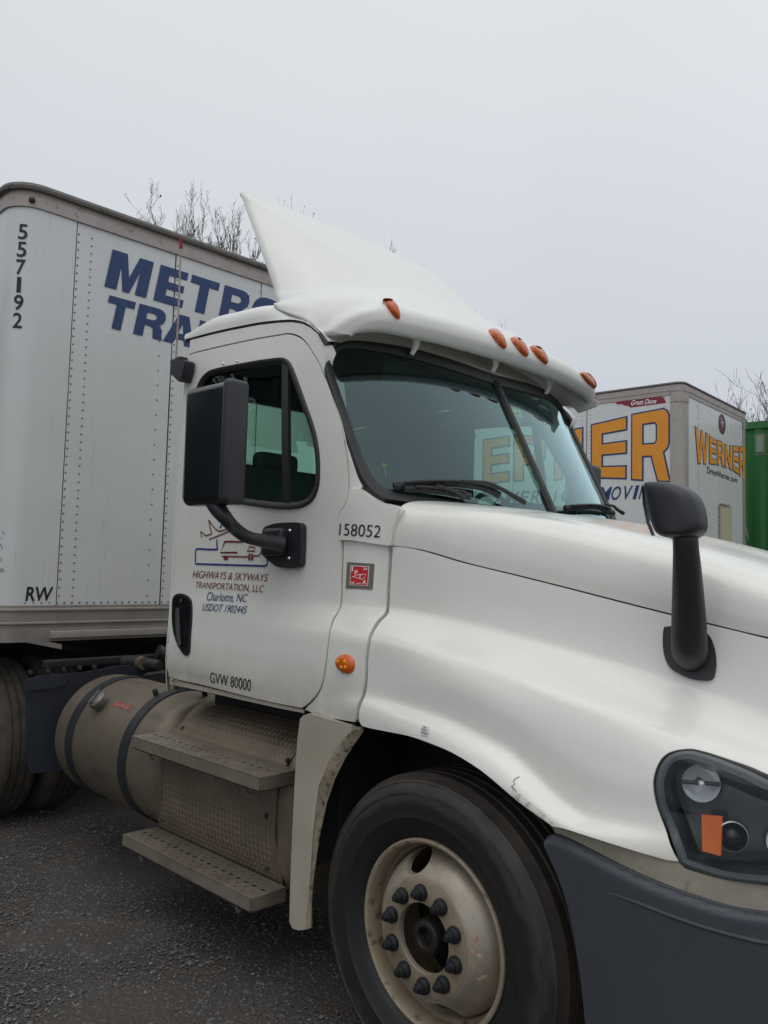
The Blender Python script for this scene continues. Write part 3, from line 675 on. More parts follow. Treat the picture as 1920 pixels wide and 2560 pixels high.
# AMERICA MOVING below
V0 = pq(q4([(487, 1115), (575, 1003), (405, 1100), (600, 1120), (600, 1000)]), pxWs)
mz0, mz1 = V0[0][1], V0[4][1]; mzm = 0.5*(mz0+mz1)
o_l = pq(q4([(398, 1100)]), pxWs)[0][0]; i_l = pq(q4([(578, 1120)]), pxWs)[0][0]; n_l = pq(q4([(625, 1125)]), pxWs)[0][0]
v_l = pq(q4([(486, 1060)]), pxWs)[0][0]; v_r = pq(q4([(560, 1060)]), pxWs)[0][0]
lh = mz1-mz0; cw = v_r-v_l
word('slogan_lettering', [('M', o_l-1.30*cw, o_l-0.12*cw), ('O', o_l, o_l+cw*1.02), ('V', v_l, v_l+cw*0.95), ('I', i_l, i_l+0.05), ('N', n_l, n_l+0.88*cw), ('G', n_l+1.15*cw, n_l+2.05*cw)], mz0, mz1, 0.05, surfWs, NAVY, wer, 0.012)
c_l = pq(q5([(830, 1470), (905, 1470)]), pxWs); ca = c_l[0][0]; cb = c_l[1][0]; cw2 = cb-ca
word('slogan_letters', [('A', ca-6.6*cw2, ca-5.6*cw2), ('M', ca-5.4*cw2, ca-4.2*cw2), ('E', ca-3.95*cw2, ca-3.15*cw2), ('R', ca-2.85*cw2, ca-1.95*cw2), ('I', ca-0.65*cw2, ca-0.5*cw2), ('C', ca, cb), ('A', ca+1.15*cw2, ca+2.1*cw2)], mz0, mz1, 0.05, surfWs, NAVY, wer, 0.012)
# wing badge
bp = np.array(pq(q4([(443, 338), (760, 292), (805, 290), (830, 302), (848, 342), (560, 378), (545, 366), (510, 362), (497, 352), (458, 354)]), pxWs))
v, f, _ = cdt(bp, (), 0); bd = flat('maker_badge', v, f, surfWs, BADGE, wer, 0.004, None, 0)
lettering('badge_lettering', 'Great Dane', pq(q4([(563, 364), (772, 346), (779, 306), (570, 322)]), pxWs), surfWs, WHST, bd, 0.018, 0.03, 0.008)
# nose lettering
q6 = cp(1620, 940, 300, 1443)
for ch, pts in (('W', [(560, 1045), (722, 1058), (722, 706), (562, 612)]), ('E', [(733, 1050), (812, 1062), (812, 772), (733, 722)]), ('R', [(828, 1065), (908, 1088), (905, 800), (826, 775)]),
                ('N', [(920, 1092), (998, 1124), (998, 842), (922, 825)]), ('E', [(1015, 1130), (1082, 1178), (1082, 850), (1016, 845)]), ('R', [(1094, 1190), (1162, 1238), (1160, 855), (1093, 850)])):
    block(ch, pq(q6(pts), pxWf), surfWf, wer, 0.012)
lettering('web_lettering', 'DriveWerner.com', pq(q6([(708, 1172), (1072, 1288), (1072, 1222), (708, 1086)]), pxWf), surfWf, INK, wer, 0.012)
c0 = pq(q6([(889, 580)]), pxWf)[0]; rr = abs(pq(q6([(931, 600)]), pxWf)[0][0]-c0[0])
cv = np.array([(c0[0]+rr*math.cos(t), c0[1]+rr*math.sin(t)) for t in tt]); v, f, _ = cdt(cv, (), 0); lg = flat('round_badge', v, f, surfWf, mat('plum_badge', (0.11, 0.02, 0.045), 0.5), wer, 0.004, None, 0)
v, f = strokes([[(c0[0]-rr*.3, c0[1]+rr*.62), (c0[0]-rr*.05, c0[1]+rr*.35), (c0[0]+rr*.1, c0[1]-.1*rr), (c0[0]-rr*.1, c0[1]-rr*.55)], [(c0[0]-rr*.05, c0[1]+rr*.3), (c0[0]-rr*.45, c0[1]+rr*.05)], [(c0[0]+rr*.1, c0[1]-rr*.05), (c0[0]+rr*.45, c0[1]-rr*.25), (c0[0]+rr*.5, c0[1]-rr*.55)], [(c0[0]+.02, c0[1]+rr*.1), (c0[0]+rr*.4, c0[1]+rr*.3)]], rr*0.17)
flat('badge_mark', v, f, surfWf, WHST, lg, 0.004, None, 0)
lettering('lettering', 'A', pq(q6([(1135, 1920), (1215, 1965), (1190, 1812), (1165, 1800)]), pxWf), surfWf, POST, wer, 0.0)
hb = pq(q6([(843, 2080), (995, 2080), (995, 1560), (843, 1525)]), pxWf)
hv = [(hb[0][0], 2.0), (hb[1][0], 2.0), (hb[1][0], hb[2][1]-0.02), (hb[1][0]-0.04, hb[2][1]+0.01), (hb[0][0]+0.05, hb[3][1]), (hb[0][0], hb[3][1]-0.05)]
v, f, _ = cdt(np.array(hv), (), 0); hh = flat('hatch_frame', v, f, surfWf, POST, wer, 0.004, None, 0)
hw = hb[1][0]-hb[0][0]
MB().bm(_cube((0.035, hw*0.80, 0.9)), Vector(surfWf(hb[0][0]+hw*0.56, hb[3][1]-0.06-0.45)[0])+Vector(Wu)*0.012, Matrix.Rotation(WA, 3, 'Z')).build('hatch_cover', CREAM, wer)
rivets('rivet_row', [tuple(surfWf(hb[0][0]+hw*0.08, z)[0]+Wu*0.006) for z in np.arange(2.05, hb[3][1]-0.03, 0.115)]+[tuple(surfWf(hb[0][0]+hw*(0.15+0.12*k), hb[3][1]-0.02)[0]+Wu*0.006) for k in range(5)], Wu, INK, wer, 0.013)

# ---- green container beyond
def container(root, O, ang, L, Wd, H, m, front_only=False, z0=0.0):
    """corrugated box; O = near corner, U along length"""
    U = np.array([math.cos(ang), math.sin(ang), 0]); Vv = np.array([-math.sin(ang), math.cos(ang), 0]); O = np.array(O, float)
    P = lambda a, b, c: tuple(O+U*a+Vv*b+np.array([0, 0, c+z0]))
    def corr(name, a0, a1, f_, deep=0.036, pitch=0.278):
        pr = []; a = a0
        while a < a1-0.01:
            for da, d in ((0, 0), (0.07, 0), (0.139, deep), (0.209, deep)): 
                if a+da < a1: pr.append((a+da, d))
            a += pitch
        pr.append((a1, 0)); v = []; f = []
        for i, (a_, d) in enumerate(pr): v += [f_(a_, d, 0.16), f_(a_, d, H-0.12)]
        for i in range(len(pr)-1): f.append((2*i, 2*i+2, 2*i+3, 2*i+1))
        return fixn(mesh(name, v, f, m, root, False))
    corr('side_panel', 0.16, L-0.16, lambda a, d, z: P(a, 0.02+d, z)); corr('side_panel', 0.16, L-0.16, lambda a, d, z: P(a, Wd-0.02-d, z))
    corr('end_panel', 0.16, Wd-0.16, lambda a, d, z: P(0.02+d, a, z)); corr('end_panel', 0.16, Wd-0.16, lambda a, d, z: P(L-0.02-d, a, z))
    R_ = Matrix.Rotation(ang, 3, 'Z')
    for a in (0.08, L-0.08):
        for b in (0.08, Wd-0.08):
            MB().bm(_cube((0.16, 0.16, H)), P(a, b, H/2), R_).build('corner_post', m, root)
            for c in (0.06, H-0.06): MB().bm(_cube((0.178, 0.178, 0.125)), P(a, b, c), R_).build('corner_casting', m, root)
    for c in (0.06, H-0.06):
        for b in (0.05, Wd-0.05): MB().bm(_cube((L-0.33, 0.09, 0.12)), P(L/2, b, c), R_).build('rail', m, root)
        for a in (0.05, L-0.05): MB().bm(_cube((0.09, Wd-0.33, 0.12)), P(a, Wd/2, c), R_).build('rail', m, root)
    MB().bm(_cube((L-0.1, Wd-0.1, 0.03)), P(L/2, Wd/2, H-0.03), R_).build('roof', m, root)
    MB().bm(_cube((L-0.1, Wd-0.1, 0.03)), P(L/2, Wd/2, 0.1), R_).build('floor', m, root)
    return P, R_
gc = thing('green_container', 'green corrugated shipping container beside the nose of the orange lettered trailer', 'container', (-4, 12, 0))
PG = at(1625, 907, y=10.75)
P_, R_ = container(gc, (PG[0]-6.0, 10.6, 0), rad(3), 12.2, 2.44, 2.9, GREEN, z0=PG[2]-2.9)
R_g = rad(3); 
PL = at(1642, 960, y=10.55)
MB().bm(_cube((0.16, 0.02, 0.34)), tuple(PL), R_).build('vent_cover', GREYST, gc)
MB().bm(_cube((0.11, 0.03, 0.26)), tuple(PL-np.array([0, 0.006, 0])), R_).build('vent_plate', mat('pale_green_plate', (0.22, 0.30, 0.22), 0.5), gc)
# chassis under it
MB().bm(_cube((12.0, 1.0, 0.2)), P_(6.1, 1.22, -0.12), R_).build('chassis_beam', FRAME, gc)
for x in (1.5, 10.5):
    for s in (0.25, 2.19): wheel_simple('tyre', P_(x, s, 0)[:2]+(0.51,), gc, -1 if s < 1 else 1)

# ---- container standing behind the photographer (seen only mirrored in the door glass)
hc = thing('intermodal_container', 'dark green container whose white wording shows mirrored in the door window', 'container', (-11, -6, 0))
P_, R_ = container(hc, (-15.8, -6.42, 0), 0.0, 12.2, 2.5, 2.9, DGREEN, z0=1.42)
MB().bm(_cube((12.0, 2.0, 0.3)), (-9.7, -5.2, 1.2), R_).build('chassis_beam', FRAME, hc)
for x in (-14.0, -12.7, -5.4):
    for s in (-6.2, -4.3): wheel_simple('tyre', (x, s, 0.51), hc, -1 if s < -5 else 1)
surfH, _p = plane((0, -3.915, 0), (-1, 0, 0), (0, 1, 0))
lettering('lettering', 'Hub', [(5.62, 4.02), (6.0, 4.02), (6.0, 4.19), (5.62, 4.19)], surfH, WHST, hc, 0.03, lift=0.01)
lettering('lettering', 'Group', [(5.50, 3.74), (6.15, 3.74), (6.15, 3.96), (5.50, 3.96)], surfH, WHST, hc, 0.03, lift=0.01)

# ================================================================== THE TRUCK
tk = thing('truck_tractor', 'white day cab semi truck tractor with black mirrors and red and blue door lettering', 'truck', (0, 0, 0))
# ---- side surface of cab, cowl and fender: y as a function of x and z
def plx(P, ytab, stations):
    """for each station x: height where the photographed line (px polyline) on y crosses it"""
    P = np.array(P, float); D_ = np.linspace(0, len(P)-1, 400); X = np.stack([np.interp(D_, range(len(P)), P[:, 0]), np.interp(D_, range(len(P)), P[:, 1])], 1)
    res = []
    for x, y in zip(stations, ytab):
        q = [at(a, b, y=y) for a, b in X]; xs = np.array([p[0] for p in q]); zs = np.array([p[2] for p in q]); res.append(float(np.interp(x, xs, zs)))
    return res
HS = [0.0, 0.3, 0.6, 0.85, 1.07, 1.25]
LY = {2: [-.925, -.90, -.865, -.825, -.78, -.73], 3: [-.938, -.920, -.892, -.855, -.81, -.75], 4: [-1.005, -.995, -.965, -.915, -.85, -.77], 5: [-1.075, -1.08, -1.055, -1.00, -.915, -.79],
      6: [-1.10, -1.115, -1.10, -1.055, -.965, -.81], 7: [-1.104, -1.120, -1.118, -1.072, -.985, -.81], 8: [-1.155, -1.182, -1.165, -1.095, -1.0, -.82], 9: [-1.158, -1.184, -1.166, -1.095, -1.0, -.82]}
LP = {2: [(848, 1180), (1100, 1238), (1300, 1290), (1500, 1340), (1659, 1378), (1720, 1392)],
      3: [(838.7, 1312), (990, 1336), (1149, 1378), (1309, 1419), (1436, 1456), (1659, 1531), (1720, 1550)],
      4: [(825, 1358), (990, 1385), (1149, 1430), (1256, 1465), (1415, 1518), (1659, 1600), (1720, 1620)],
      5: [(804, 1385), (990, 1432), (1149, 1482), (1256, 1525), (1362, 1562), (1659, 1655), (1720, 1675)],
      7: [(790, 1500), (857, 1517), (990, 1555), (1096, 1618), (1160, 1690), (1218, 1760), (1440, 1790), (1720, 1820)],
      8: [(778, 1568), (884, 1589), (979, 1626), (1096, 1711), (1192, 1785), (1457, 1867), (1720, 1950)]}
ZH = {k: plx(LP[k], LY[k], HS) for k in LP}
ZH[6] = [0.5*(a+b) for a, b in zip(ZH[5], ZH[7])]; ZH[9] = [z-0.12 for z in ZH[8]]
ZT = [[2.85, 2.0, 1.78, 1.56, 1.49, 1.42, 1.30, 1.20, 1.12, 1.0]]*3+[[2.0, 1.90, 1.78, 1.55, 1.492, 1.42, 1.31, 1.235, 1.160, 1.05]]
YT = [[-.972, -.995, -1.0, -1.006, -1.01, -1.015, -1.02, -1.022, -1.015, -1.0], [-.955, -1.0, -1.002, -1.01, -1.022, -1.033, -1.045, -1.05, -1.045, -1.02], [-.955, -.995, -.985, -.992, -1.02, -1.05, -1.060, -1.062, -1.066, -1.06],
      [-.94, -.948, -.951, -.96, -1.006, -1.055, -1.065, -1.073, -1.101, -1.105]]
XS = [-1.85, -1.2, -0.6, -0.35]+HS
for i in range(len(HS)):
    ZT.append([ZH[2][i]+0.2, ZH[2][i]+0.1]+[ZH[k][i] for k in range(2, 10)]); YT.append([LY[2][i]+0.03, LY[2][i]+0.008]+[LY[k][i] for k in range(2, 10)])
ZT = np.array(ZT); YT = np.array(YT); XS = np.array(XS)
ZT = np.insert(ZT, 8, .50*ZT[:, 7]+.50*ZT[:, 8], axis=1); YT = np.insert(YT, 8, .28*YT[:, 7]+.72*YT[:, 8], axis=1)
def pchip(x, X, Y):
    h = np.diff(X); dl = np.diff(Y)/h; m = np.zeros(len(X)); m[0], m[-1] = dl[0], dl[-1]
    for i in range(1, len(X)-1):
        if dl[i-1]*dl[i] > 0: w1, w2 = 2*h[i]+h[i-1], h[i]+2*h[i-1]; m[i] = (w1+w2)/(w1/dl[i-1]+w2/dl[i])
    x = min(max(x, X[0]), X[-1]); i = min(max(int(np.searchsorted(X, x))-1, 0), len(h)-1); t = (x-X[i])/h[i]
    return (1+2*t)*(1-t)**2*Y[i]+t*(1-t)**2*h[i]*m[i]+t*t*(3-2*t)*Y[i+1]+t*t*(t-1)*h[i]*m[i+1]
_yc = {}
def Yside(x, z):
    k = (round(x*400), round(z*400))
    if k in _yc: return _yc[k]
    zt = [pchip(x, XS, ZT[:, j]) for j in range(11)]; yt = [pchip(x, XS, YT[:, j]) for j in range(11)]
    r = pchip(z, np.array(zt[::-1]), np.array(yt[::-1])); _yc[k] = r; return r
def side(x, z, off=0.0):
    h = 0.012
    def f(a, b): # bilinear from cached lattice
        g = 0.01; i, j = math.floor(a/g), math.floor(b/g); u, v = a/g-i, b/g-j
        return (1-u)*(1-v)*Yside(i*g, j*g)+u*(1-v)*Yside((i+1)*g, j*g)+(1-u)*v*Yside(i*g, (j+1)*g)+u*v*Yside((i+1)*g, (j+1)*g)
    y = f(x, z); gx = (f(x+h, z)-f(x-h, z))/(2*h); gz = (f(x, z+h)-f(x, z-h))/(2*h)
    n = np.array([gx, -1.0, gz]); n /= np.linalg.norm(n); return np.array([x, y-off, z]), n
def sx(px, py, off=0.0):
    y = -1.0
    for _ in range(12): p = at(px, py, y=y); y = Yside(p[0], p[2])-off
    return float(p[0]), float(p[2])
def SX(pts, off=0.0): return [sx(a, b, off) for a, b in pts]
def rnd(pts, n=4, closed=True): return [tuple(p) for p in catmull(pts, n, closed)]
# ---- windscreen surface: x as a function of y and z
def wsx(y, z):
    t = (z-1.98)/0.648; return -0.264-0.337*t-0.205*min(abs(y)/0.95, 1.15)**2.3
def wsurf(y, z):
    h = 0.01; x = wsx(y, z); gy = (wsx(y+h, z)-wsx(y-h, z))/(2*h); gz = (wsx(y, z+h)-wsx(y, z-h))/(2*h); n = np.array([1.0, -gy, -gz]); n /= np.linalg.norm(n)
    return np.array([x, y, z]), n
def wpx(px, py):
    x = -.5
    for _ in range(60): p = at(px, py, x=x); x = 0.5*x+0.5*wsx(p[1], p[2])
    return float(p[1]), float(p[2])
# ---- outlines traced on the near side
door_front = [(690, 790), (713, 852), (734.6, 917), (747, 981), (751.5, 1030), (751.5, 1062), (747, 1084), (734, 1106), (731.5, 1125), (732, 1162), (738, 1182), (736.5, 1240), (735, 1300), (728, 1322), (716, 1342), (707.5, 1380), (703, 1425), (697, 1465), (688, 1492), (672, 1512), (655, 1527)]
door_bottom = [(640, 1527), (575, 1514), (505, 1497), (440, 1480), (385, 1468), (370, 1463)]
door_rear = [(365, 1455), (363, 1430), (368, 1300), (378, 1120), (388, 980), (397, 860), (402, 800), (404, 776)]
door_top = [(412, 766), (450, 756), (490.8, 746.5), (550, 734), (599, 726), (623.5, 722.5), (645, 728.5), (661.4, 743), (675, 764)]
door_out = rnd(SX(door_front+door_bottom+door_rear+door_top), 3)
win_seal = [(425, 850), (429, 832), (437, 816), (450, 803), (469, 795), (545, 780), (599, 772.6), (615.4, 773.4), (626.2, 781.3), (637, 803), (658.7, 862.5), (680.4, 924.8), (689.5, 971), (692, 1009), (689.9, 1049), (680.4, 1076.5), (664, 1092), (639.7, 1099.5), (599, 1099.5), (558.5, 1095), (504, 1087), (450, 1080), (430, 1070), (424, 1052), (423, 1020), (424, 930)]
win_out = rnd(SX(win_seal), 4); win_out = [tuple(p) for p in resample(win_out, 110)]
win_in = [tuple(p) for p in poly_offset(np.array(win_out), -0.030)]
door = panel('door', door_out, side, WHITE, tk, [win_out], 0.028, 0.035, label='white passenger door with company lettering')
def seal_ring(name, outer, inner, surf, m, parent, h=0.012, inset=0.012):
    n = len(outer); V = []; mid1 = [(0.85*a[0]+0.15*b[0], 0.85*a[1]+0.15*b[1]) for a, b in zip(outer, inner)]; mid2 = [(0.45*a[0]+0.55*b[0], 0.45*a[1]+0.55*b[1]) for a, b in zip(outer, inner)]; mid3 = [(0.2*a[0]+0.8*b[0], 0.2*a[1]+0.8*b[1]) for a, b in zip(outer, inner)]
    L = [(outer, -0.006), (outer, 0.002), (mid1, h), (mid2, h), (mid3, h*0.35), (inner, 0.0), (inner, -inset)]
    for i in range(n):
        for P, o_ in L:
            p, q = surf(*P[i]); V.append(p+q*o_)
    k = len(L); f = [(i*k+j, ((i+1) % n)*k+j, ((i+1) % n)*k+j+1, i*k+j+1) for i in range(n) for j in range(k-1)]
    return fixn(mesh(name, V, f, m, parent, True, 50))
seal = seal_ring('window_seal', win_out, win_in, side, RUBBER, door, 0.010, 0.02)
wg = panel('window_glass', win_in, lambda a, b: (side(a, b)[0]+np.array([0, .012, 0]), side(a, b)[1]), GLASS, door, (), 0.05, 0.0001, roll=0.0001)
# keep only the front sheet of the pane
def single(o, nrm):
    bm = bmesh.new(); bm.from_mesh(o.data); dl = [f for f in bm.faces if f.calc_area() < 1e-6 or abs(f.normal.dot(nrm)) < 0.3]; bmesh.ops.delete(bm, geom=dl, context='FACES'); bm.to_mesh(o.data); bm.free()
single(wg, Vector((0, -1, 0)))
# divider bar in the door window
b0, b1 = sx(616.5, 781), sx(620, 1094)
pt = [side(b0[0]+(b1[0]-b0[0])*t, b0[1]+(b1[1]-b0[1])*t)[0]+np.array([0, 0.004, 0]) for t in np.linspace(0, 1, 8)]
mb = MB()
for i in range(7):
    a, b = Vector(pt[i]), Vector(pt[i+1]); 
    v = [a+Vector((dx, dy, 0)) for dx, dy in ((-.022, -.006), (.022, -.006), (.022, .012), (-.022, .012))]+[b+Vector((dx, dy, 0)) for dx, dy in ((-.022, -.006), (.022, -.006), (.022, .012), (-.022, .012))]
    mb.add(v, [(0, 1, 5, 4), (1, 2, 6, 5), (2, 3, 7, 6), (3, 0, 4, 7)])
wbar = fixn(mb.build('window_bar', RUBBER, door))
# inner trim of the door below the window (dark)
trim_out = [(x, z) for x, z in SX([(385, 1120), (700, 1120), (735, 1130), (735, 1300), (700, 1430), (650, 1500), (380, 1440)])]
dtrim = panel('inner_trim', trim_out, lambda a, b: (side(a, b)[0]+np.array([0, .07, 0]), side(a, b)[1]), DARK, door, (), 0.08, 0.01)
# ---- cab side frame round the door: rear strip, strip over the door, pillar
gap_line = [(386, 743), (405, 736.5), (450, 724.5), (500, 713), (560, 701.5), (600, 697), (630, 695.5), (655, 699.5), (672, 708), (690, 724), (703, 742)]
fr_out_px = [(344, 1440), (345, 1400), (352, 1280), (362, 1120), (371, 980), (378, 860), (382, 790), (384, 752)]+gap_line+[(709, 757), (702, 775), (699, 800), (706, 833), (722, 884), (738.5, 935), (755, 983), (771, 1029), (782, 1051), (778, 1056), (753, 1058)]
fo = SX(fr_out_px); xr = -1.825
fo = [(max(p[0], xr), p[1]) for i, p in enumerate(fo)]
for i in range(8): fo[i] = (xr, fo[i][1])
dedge_up = SX(door_rear[::-1])  # from top to bottom (rear edge)
hole_band = SX([(749, 1062), (746, 1030), (742, 981), (730, 917), (708.5, 852), (686, 790), (671.5, 766), (658, 746.5), (643.5, 732), (623.5, 726.3), (599, 729.5), (550, 738), (490.8, 750.5), (450, 760), (414, 770), (408.5, 778), (406.5, 800), (401, 860), (392, 980), (382, 1120), (372, 1300), (366.5, 1430), (368, 1452), (374, 1461)])
g = 0.007
hb2 = poly_offset(np.array(door_out), g)   # door outline grown by the gap
# frame polygon: outer path, then back along the grown door outline
def along(P, a, b, cw):
    P = np.array(P); ia = int(np.argmin(((P-np.array(a))**2).sum(1))); ib = int(np.argmin(((P-np.array(b))**2).sum(1))); out = []; i = ia
    while i != ib: out.append(tuple(P[i])); i = (i+(1 if cw else -1)) % len(P)
    out.append(tuple(P[ib])); return out
pstart = sx(752.5, 1058); pend = sx(372, 1466)
back = along(hb2, pstart, pend, False)
if len(back) > len(hb2)*0.75: back = along(hb2, pstart, pend, True)
bottom = [(pend[0]-0.0, pend[1]), (xr+0.01, fo[0][1]+0.0)]
frame = panel('cab_side', fo+back+[(xr+0.05, back[-1][1]-0.012)], side, WHITE, tk, (), 0.03, 0.045)
# rocker strip just under the door
rk = SX([(352, 1473), (349, 1455), (347, 1444), (362, 1452), (372, 1468), (400, 1476), (450, 1488), (520, 1505), (600, 1523), (648, 1533), (652, 1541), (600, 1531), (520, 1513), (440, 1495), (400, 1486), (362, 1479)])
rk = [(max(a, xr+0.005), b) for a, b in rk]
rocker = panel('rocker_strip', rk, lambda a, b: (side(a, b)[0]+np.array([0, .012, 0]), side(a, b)[1]), WHITE_DIRTY, tk, (), 0.03, 0.03)
# rear corner of the cab (rounded strip) and back wall with its window
V = []; F_ = []
zs = np.linspace(1.06, 2.80, 24)
for z in zs:
    y0 = Yside(xr, z)
    for k in range(7):
        a = k*math.pi/2/6; V.append((xr+0.0-0.045*math.sin(a), y0+0.045-0.045*math.cos(a), z))
for i in range(23):
    for k in range(6): F_.append((i*7+k, i*7+k+1, (i+1)*7+k+1, (i+1)*7+k))
corner = fixn(mesh('cab_corner', V, F_, WHITE, tk, True, 50))
def bwall(a, b): return np.array([-1.868, a, b]), np.array([-1.0, 0, 0])
def bwall_i(a, b): return np.array([-1.80, a, b]), np.array([1.0, 0, 0])
rw = rnd([(-.66, 2.27), (-.63, 2.24), (.63, 2.24), (.66, 2.27), (.66, 2.56), (.63, 2.59), (-.63, 2.59), (-.66, 2.56)], 2)
yw = 0.955
panel('back_wall', [(-yw, 1.06), (yw, 1.06), (yw-.02, 2.78), (-.8, 2.88), (.0, 2.92), (.8, 2.88), (-yw+.02, 2.78)][:2]+[(yw-.02, 2.78), (.8, 2.87), (0, 2.9), (-.8, 2.87), (-yw+.02, 2.78)], bwall, WHITE, tk, [rw], 0.12, 0.02)
panel('back_trim', [(-.93, 1.1), (.93, 1.1), (.93, 2.80), (-.93, 2.80)], bwall_i, DARK, tk, [rw], 0.12, 0.05)
rg = panel('rear_glass', rw, lambda a, b: (np.array([-1.835, a, b]), np.array([-1.0, 0, 0])), GLASS, tk, (), 0.2, 0.0001, roll=0.0001); single(rg, Vector((1, 0, 0)))
# ---- cowl piece between door and hood
cow_r = [(x+8.2, y) for x, y in []]
cowl_front = [(840, 1165), (838, 1183), (838.5, 1211), (836, 1255), (834, 1305), (829, 1325), (812, 1343), (800, 1363), (792, 1390), (788, 1427), (786.5, 1474), (781, 1502), (771, 1524), (768, 1540), (767, 1560)]
cowl_rear = [(666, 1525), (678, 1514), (693, 1492), (701, 1465), (707, 1425), (711.5, 1380), (720, 1344), (732, 1322), (739.5, 1300), (741, 1240), (742.5, 1186), (743, 1155)]
cowl_bot = [(715, 1551), (680, 1543), (659, 1532)]
cow = SX(cowl_front+cowl_bot+cowl_rear)
cowl = panel('cowl_panel', rnd(cow[:15], 3, False)+cow[15:18]+rnd(cow[18:], 3, False), side, WHITE, tk, (), 0.025, 0.05)
# upper cowl block carrying the unit number: pushed out from the side
blk = [(733.5, 1166), (733, 1128), (735.5, 1108), (749, 1088), (754, 1070), (755, 1058), (779, 1056), (789, 1063), (806, 1077), (823, 1086), (845, 1089), (858, 1092), (866, 1100), (858, 1117), (851, 1140), (846, 1178), (838, 1178.5), (800, 1173), (760, 1167)]
bo = SX(blk, 0.012)
blx = [p[0] for p in bo]
def bsurf(a, b):
    p, n = side(a, b); k = 0.026*min(1, max(0, (a-min(blx))/0.05))*0+0.016
    return p+np.array([0, -k, 0]), n
block_ = panel('cowl_block', bo, bsurf, WHITE, tk, (), 0.02, 0.06, roll=0.006)
# front face of the cowl edge (return towards the hood)
# ---- fender and hood side
fen_rear = [(776, 1558), (776, 1537), (779.8, 1524), (789, 1502), (793.9, 1474), (795.4, 1427), (800, 1390), (808, 1365), (820, 1346), (837.6, 1327.5), (841.4, 1308.7), (843.9, 1255.6), (847, 1211.8), (848.6, 1184)]
seamP = [(849, 1182.5), (900, 1194), (1000, 1218), (1100, 1241), (1200, 1267), (1300, 1292.5), (1400, 1318), (1500, 1343), (1600, 1367.5), (1659, 1381)]
lipP = [(1192, 1785), (1175, 1772), (1130, 1740), (1096, 1712), (1040, 1665), (979, 1627), (930, 1606), (884, 1590), (840, 1581), (800, 1573), (782, 1568)]
hl_edge = [(1490, 1617), (1462, 1620), (1440, 1628), (1424, 1645), (1413, 1672), (1410, 1700), (1417, 1740), (1430, 1775), (1443, 1810), (1456, 1845), (1466, 1861)]
hlt = [(1659, 1672), (1620, 1655), (1580, 1641), (1540, 1628), (1510, 1620)]
low = [(1440, 1858), (1380, 1841), (1300, 1816), (1250, 1800), (1215, 1789)]
xf = 1.21
A1 = SX(fen_rear)[:-1]; zseam = lambda x: pchip(x, XS, ZT[:, 2])-0.002
A1.append((A1[-1][0], zseam(A1[-1][0]))); A2 = [(x, zseam(x)) for x in np.linspace(A1[-1][0]+.04, 1.12, 26)]
zfs = pchip(xf, XS, ZT[:, 2]) - 0.008; 
H1 = SX(hlt); zf2 = H1[0][1]-0.02
fen_out = rnd(A1, 3, False)+rnd(A2, 2, False)+[(xf, zfs), (xf, zf2-0.05), (1.14, zf2)]+rnd(H1+SX(hl_edge), 3, False)+SX(low)+rnd(SX(lipP), 3, False)
fender = panel('fender', fen_out, side, FENDW, tk, (), 0.012, 0.035, roll=0.005, label='white front fender with scuffed arch lip')
# turned-in flange along the wheel arch
lp = [side(*p)[0] for p in rnd(SX(lipP), 3, False)]
V = [tuple(p) for p in lp]+[tuple(p+np.array([0, 0.09, 0.01])) for p in lp]; n = len(lp)
fixn(mesh('arch_flange', [(v[0], v[1]+.004, v[2]-.001) for v in V], [(i, i+1, n+i+1, n+i) for i in range(n-1)], WHITE_DIRTY, tk, True, 50))
# ---- hood top: from the seam up and over
def hood_rows():
    rows = []
    prof_u = [(0.0, 0.0), (0.000, 0.055), (0.010, 0.11), (0.034, 0.150), (0.085, 0.178), (0.20, 0.192), (0.40, 0.196), (0.62, 0.197)]
    for x in (-0.352, -0.2, 0.0, 0.2, 0.4, 0.6, 0.8, 0.95, 1.07, 1.16, 1.21):
        ys = pchip(x, XS, YT[:, 2]); zs_ = pchip(x, XS, ZT[:, 2])+0.003; cz = float(np.interp(x, [-.352, 0, .3, .6, .85, 1.07, 1.21], [1.972, 1.935, 1.885, 1.815, 1.745, 1.66, 1.60])); k = (cz-zs_)/0.197
        r = []
        for i, (dy, dz) in enumerate(prof_u): r.append((x+(0.0 if x > -.3 else 0.16*max(0, dy-0.05)**0.9*0.8), ys+dy*(1+(x+.35)*-.1), zs_+dz*k))
        r.append((r[-1][0]+0.015, -0.12, cz+0.001)); r.append((r[-1][0], 0.0, cz+0.001)); rows.append(r)
    return rows
HR = hood_rows()
v, f, U, C_ = loft(HR, 5, 4)
hv2 = list(v); hoodtop = mesh('hood', v, f, WHITE, tk, True, None, label='white hood top section above the seam')
for p in hoodtop.data.polygons: pass
def orient(o, c):
    """make faces point away from c"""
    bm = bmesh.new(); bm.from_mesh(o.data); bmesh.ops.recalc_face_normals(bm, faces=bm.faces); s = sum(1 if (f.calc_center_median()-Vector(c)).dot(f.normal) > 0 else -1 for f in bm.faces)
    if s < 0: bmesh.ops.reverse_faces(bm, faces=bm.faces)
    bm.to_mesh(o.data); bm.free(); return o
orient(hoodtop, (0.3, 0, 1.2))
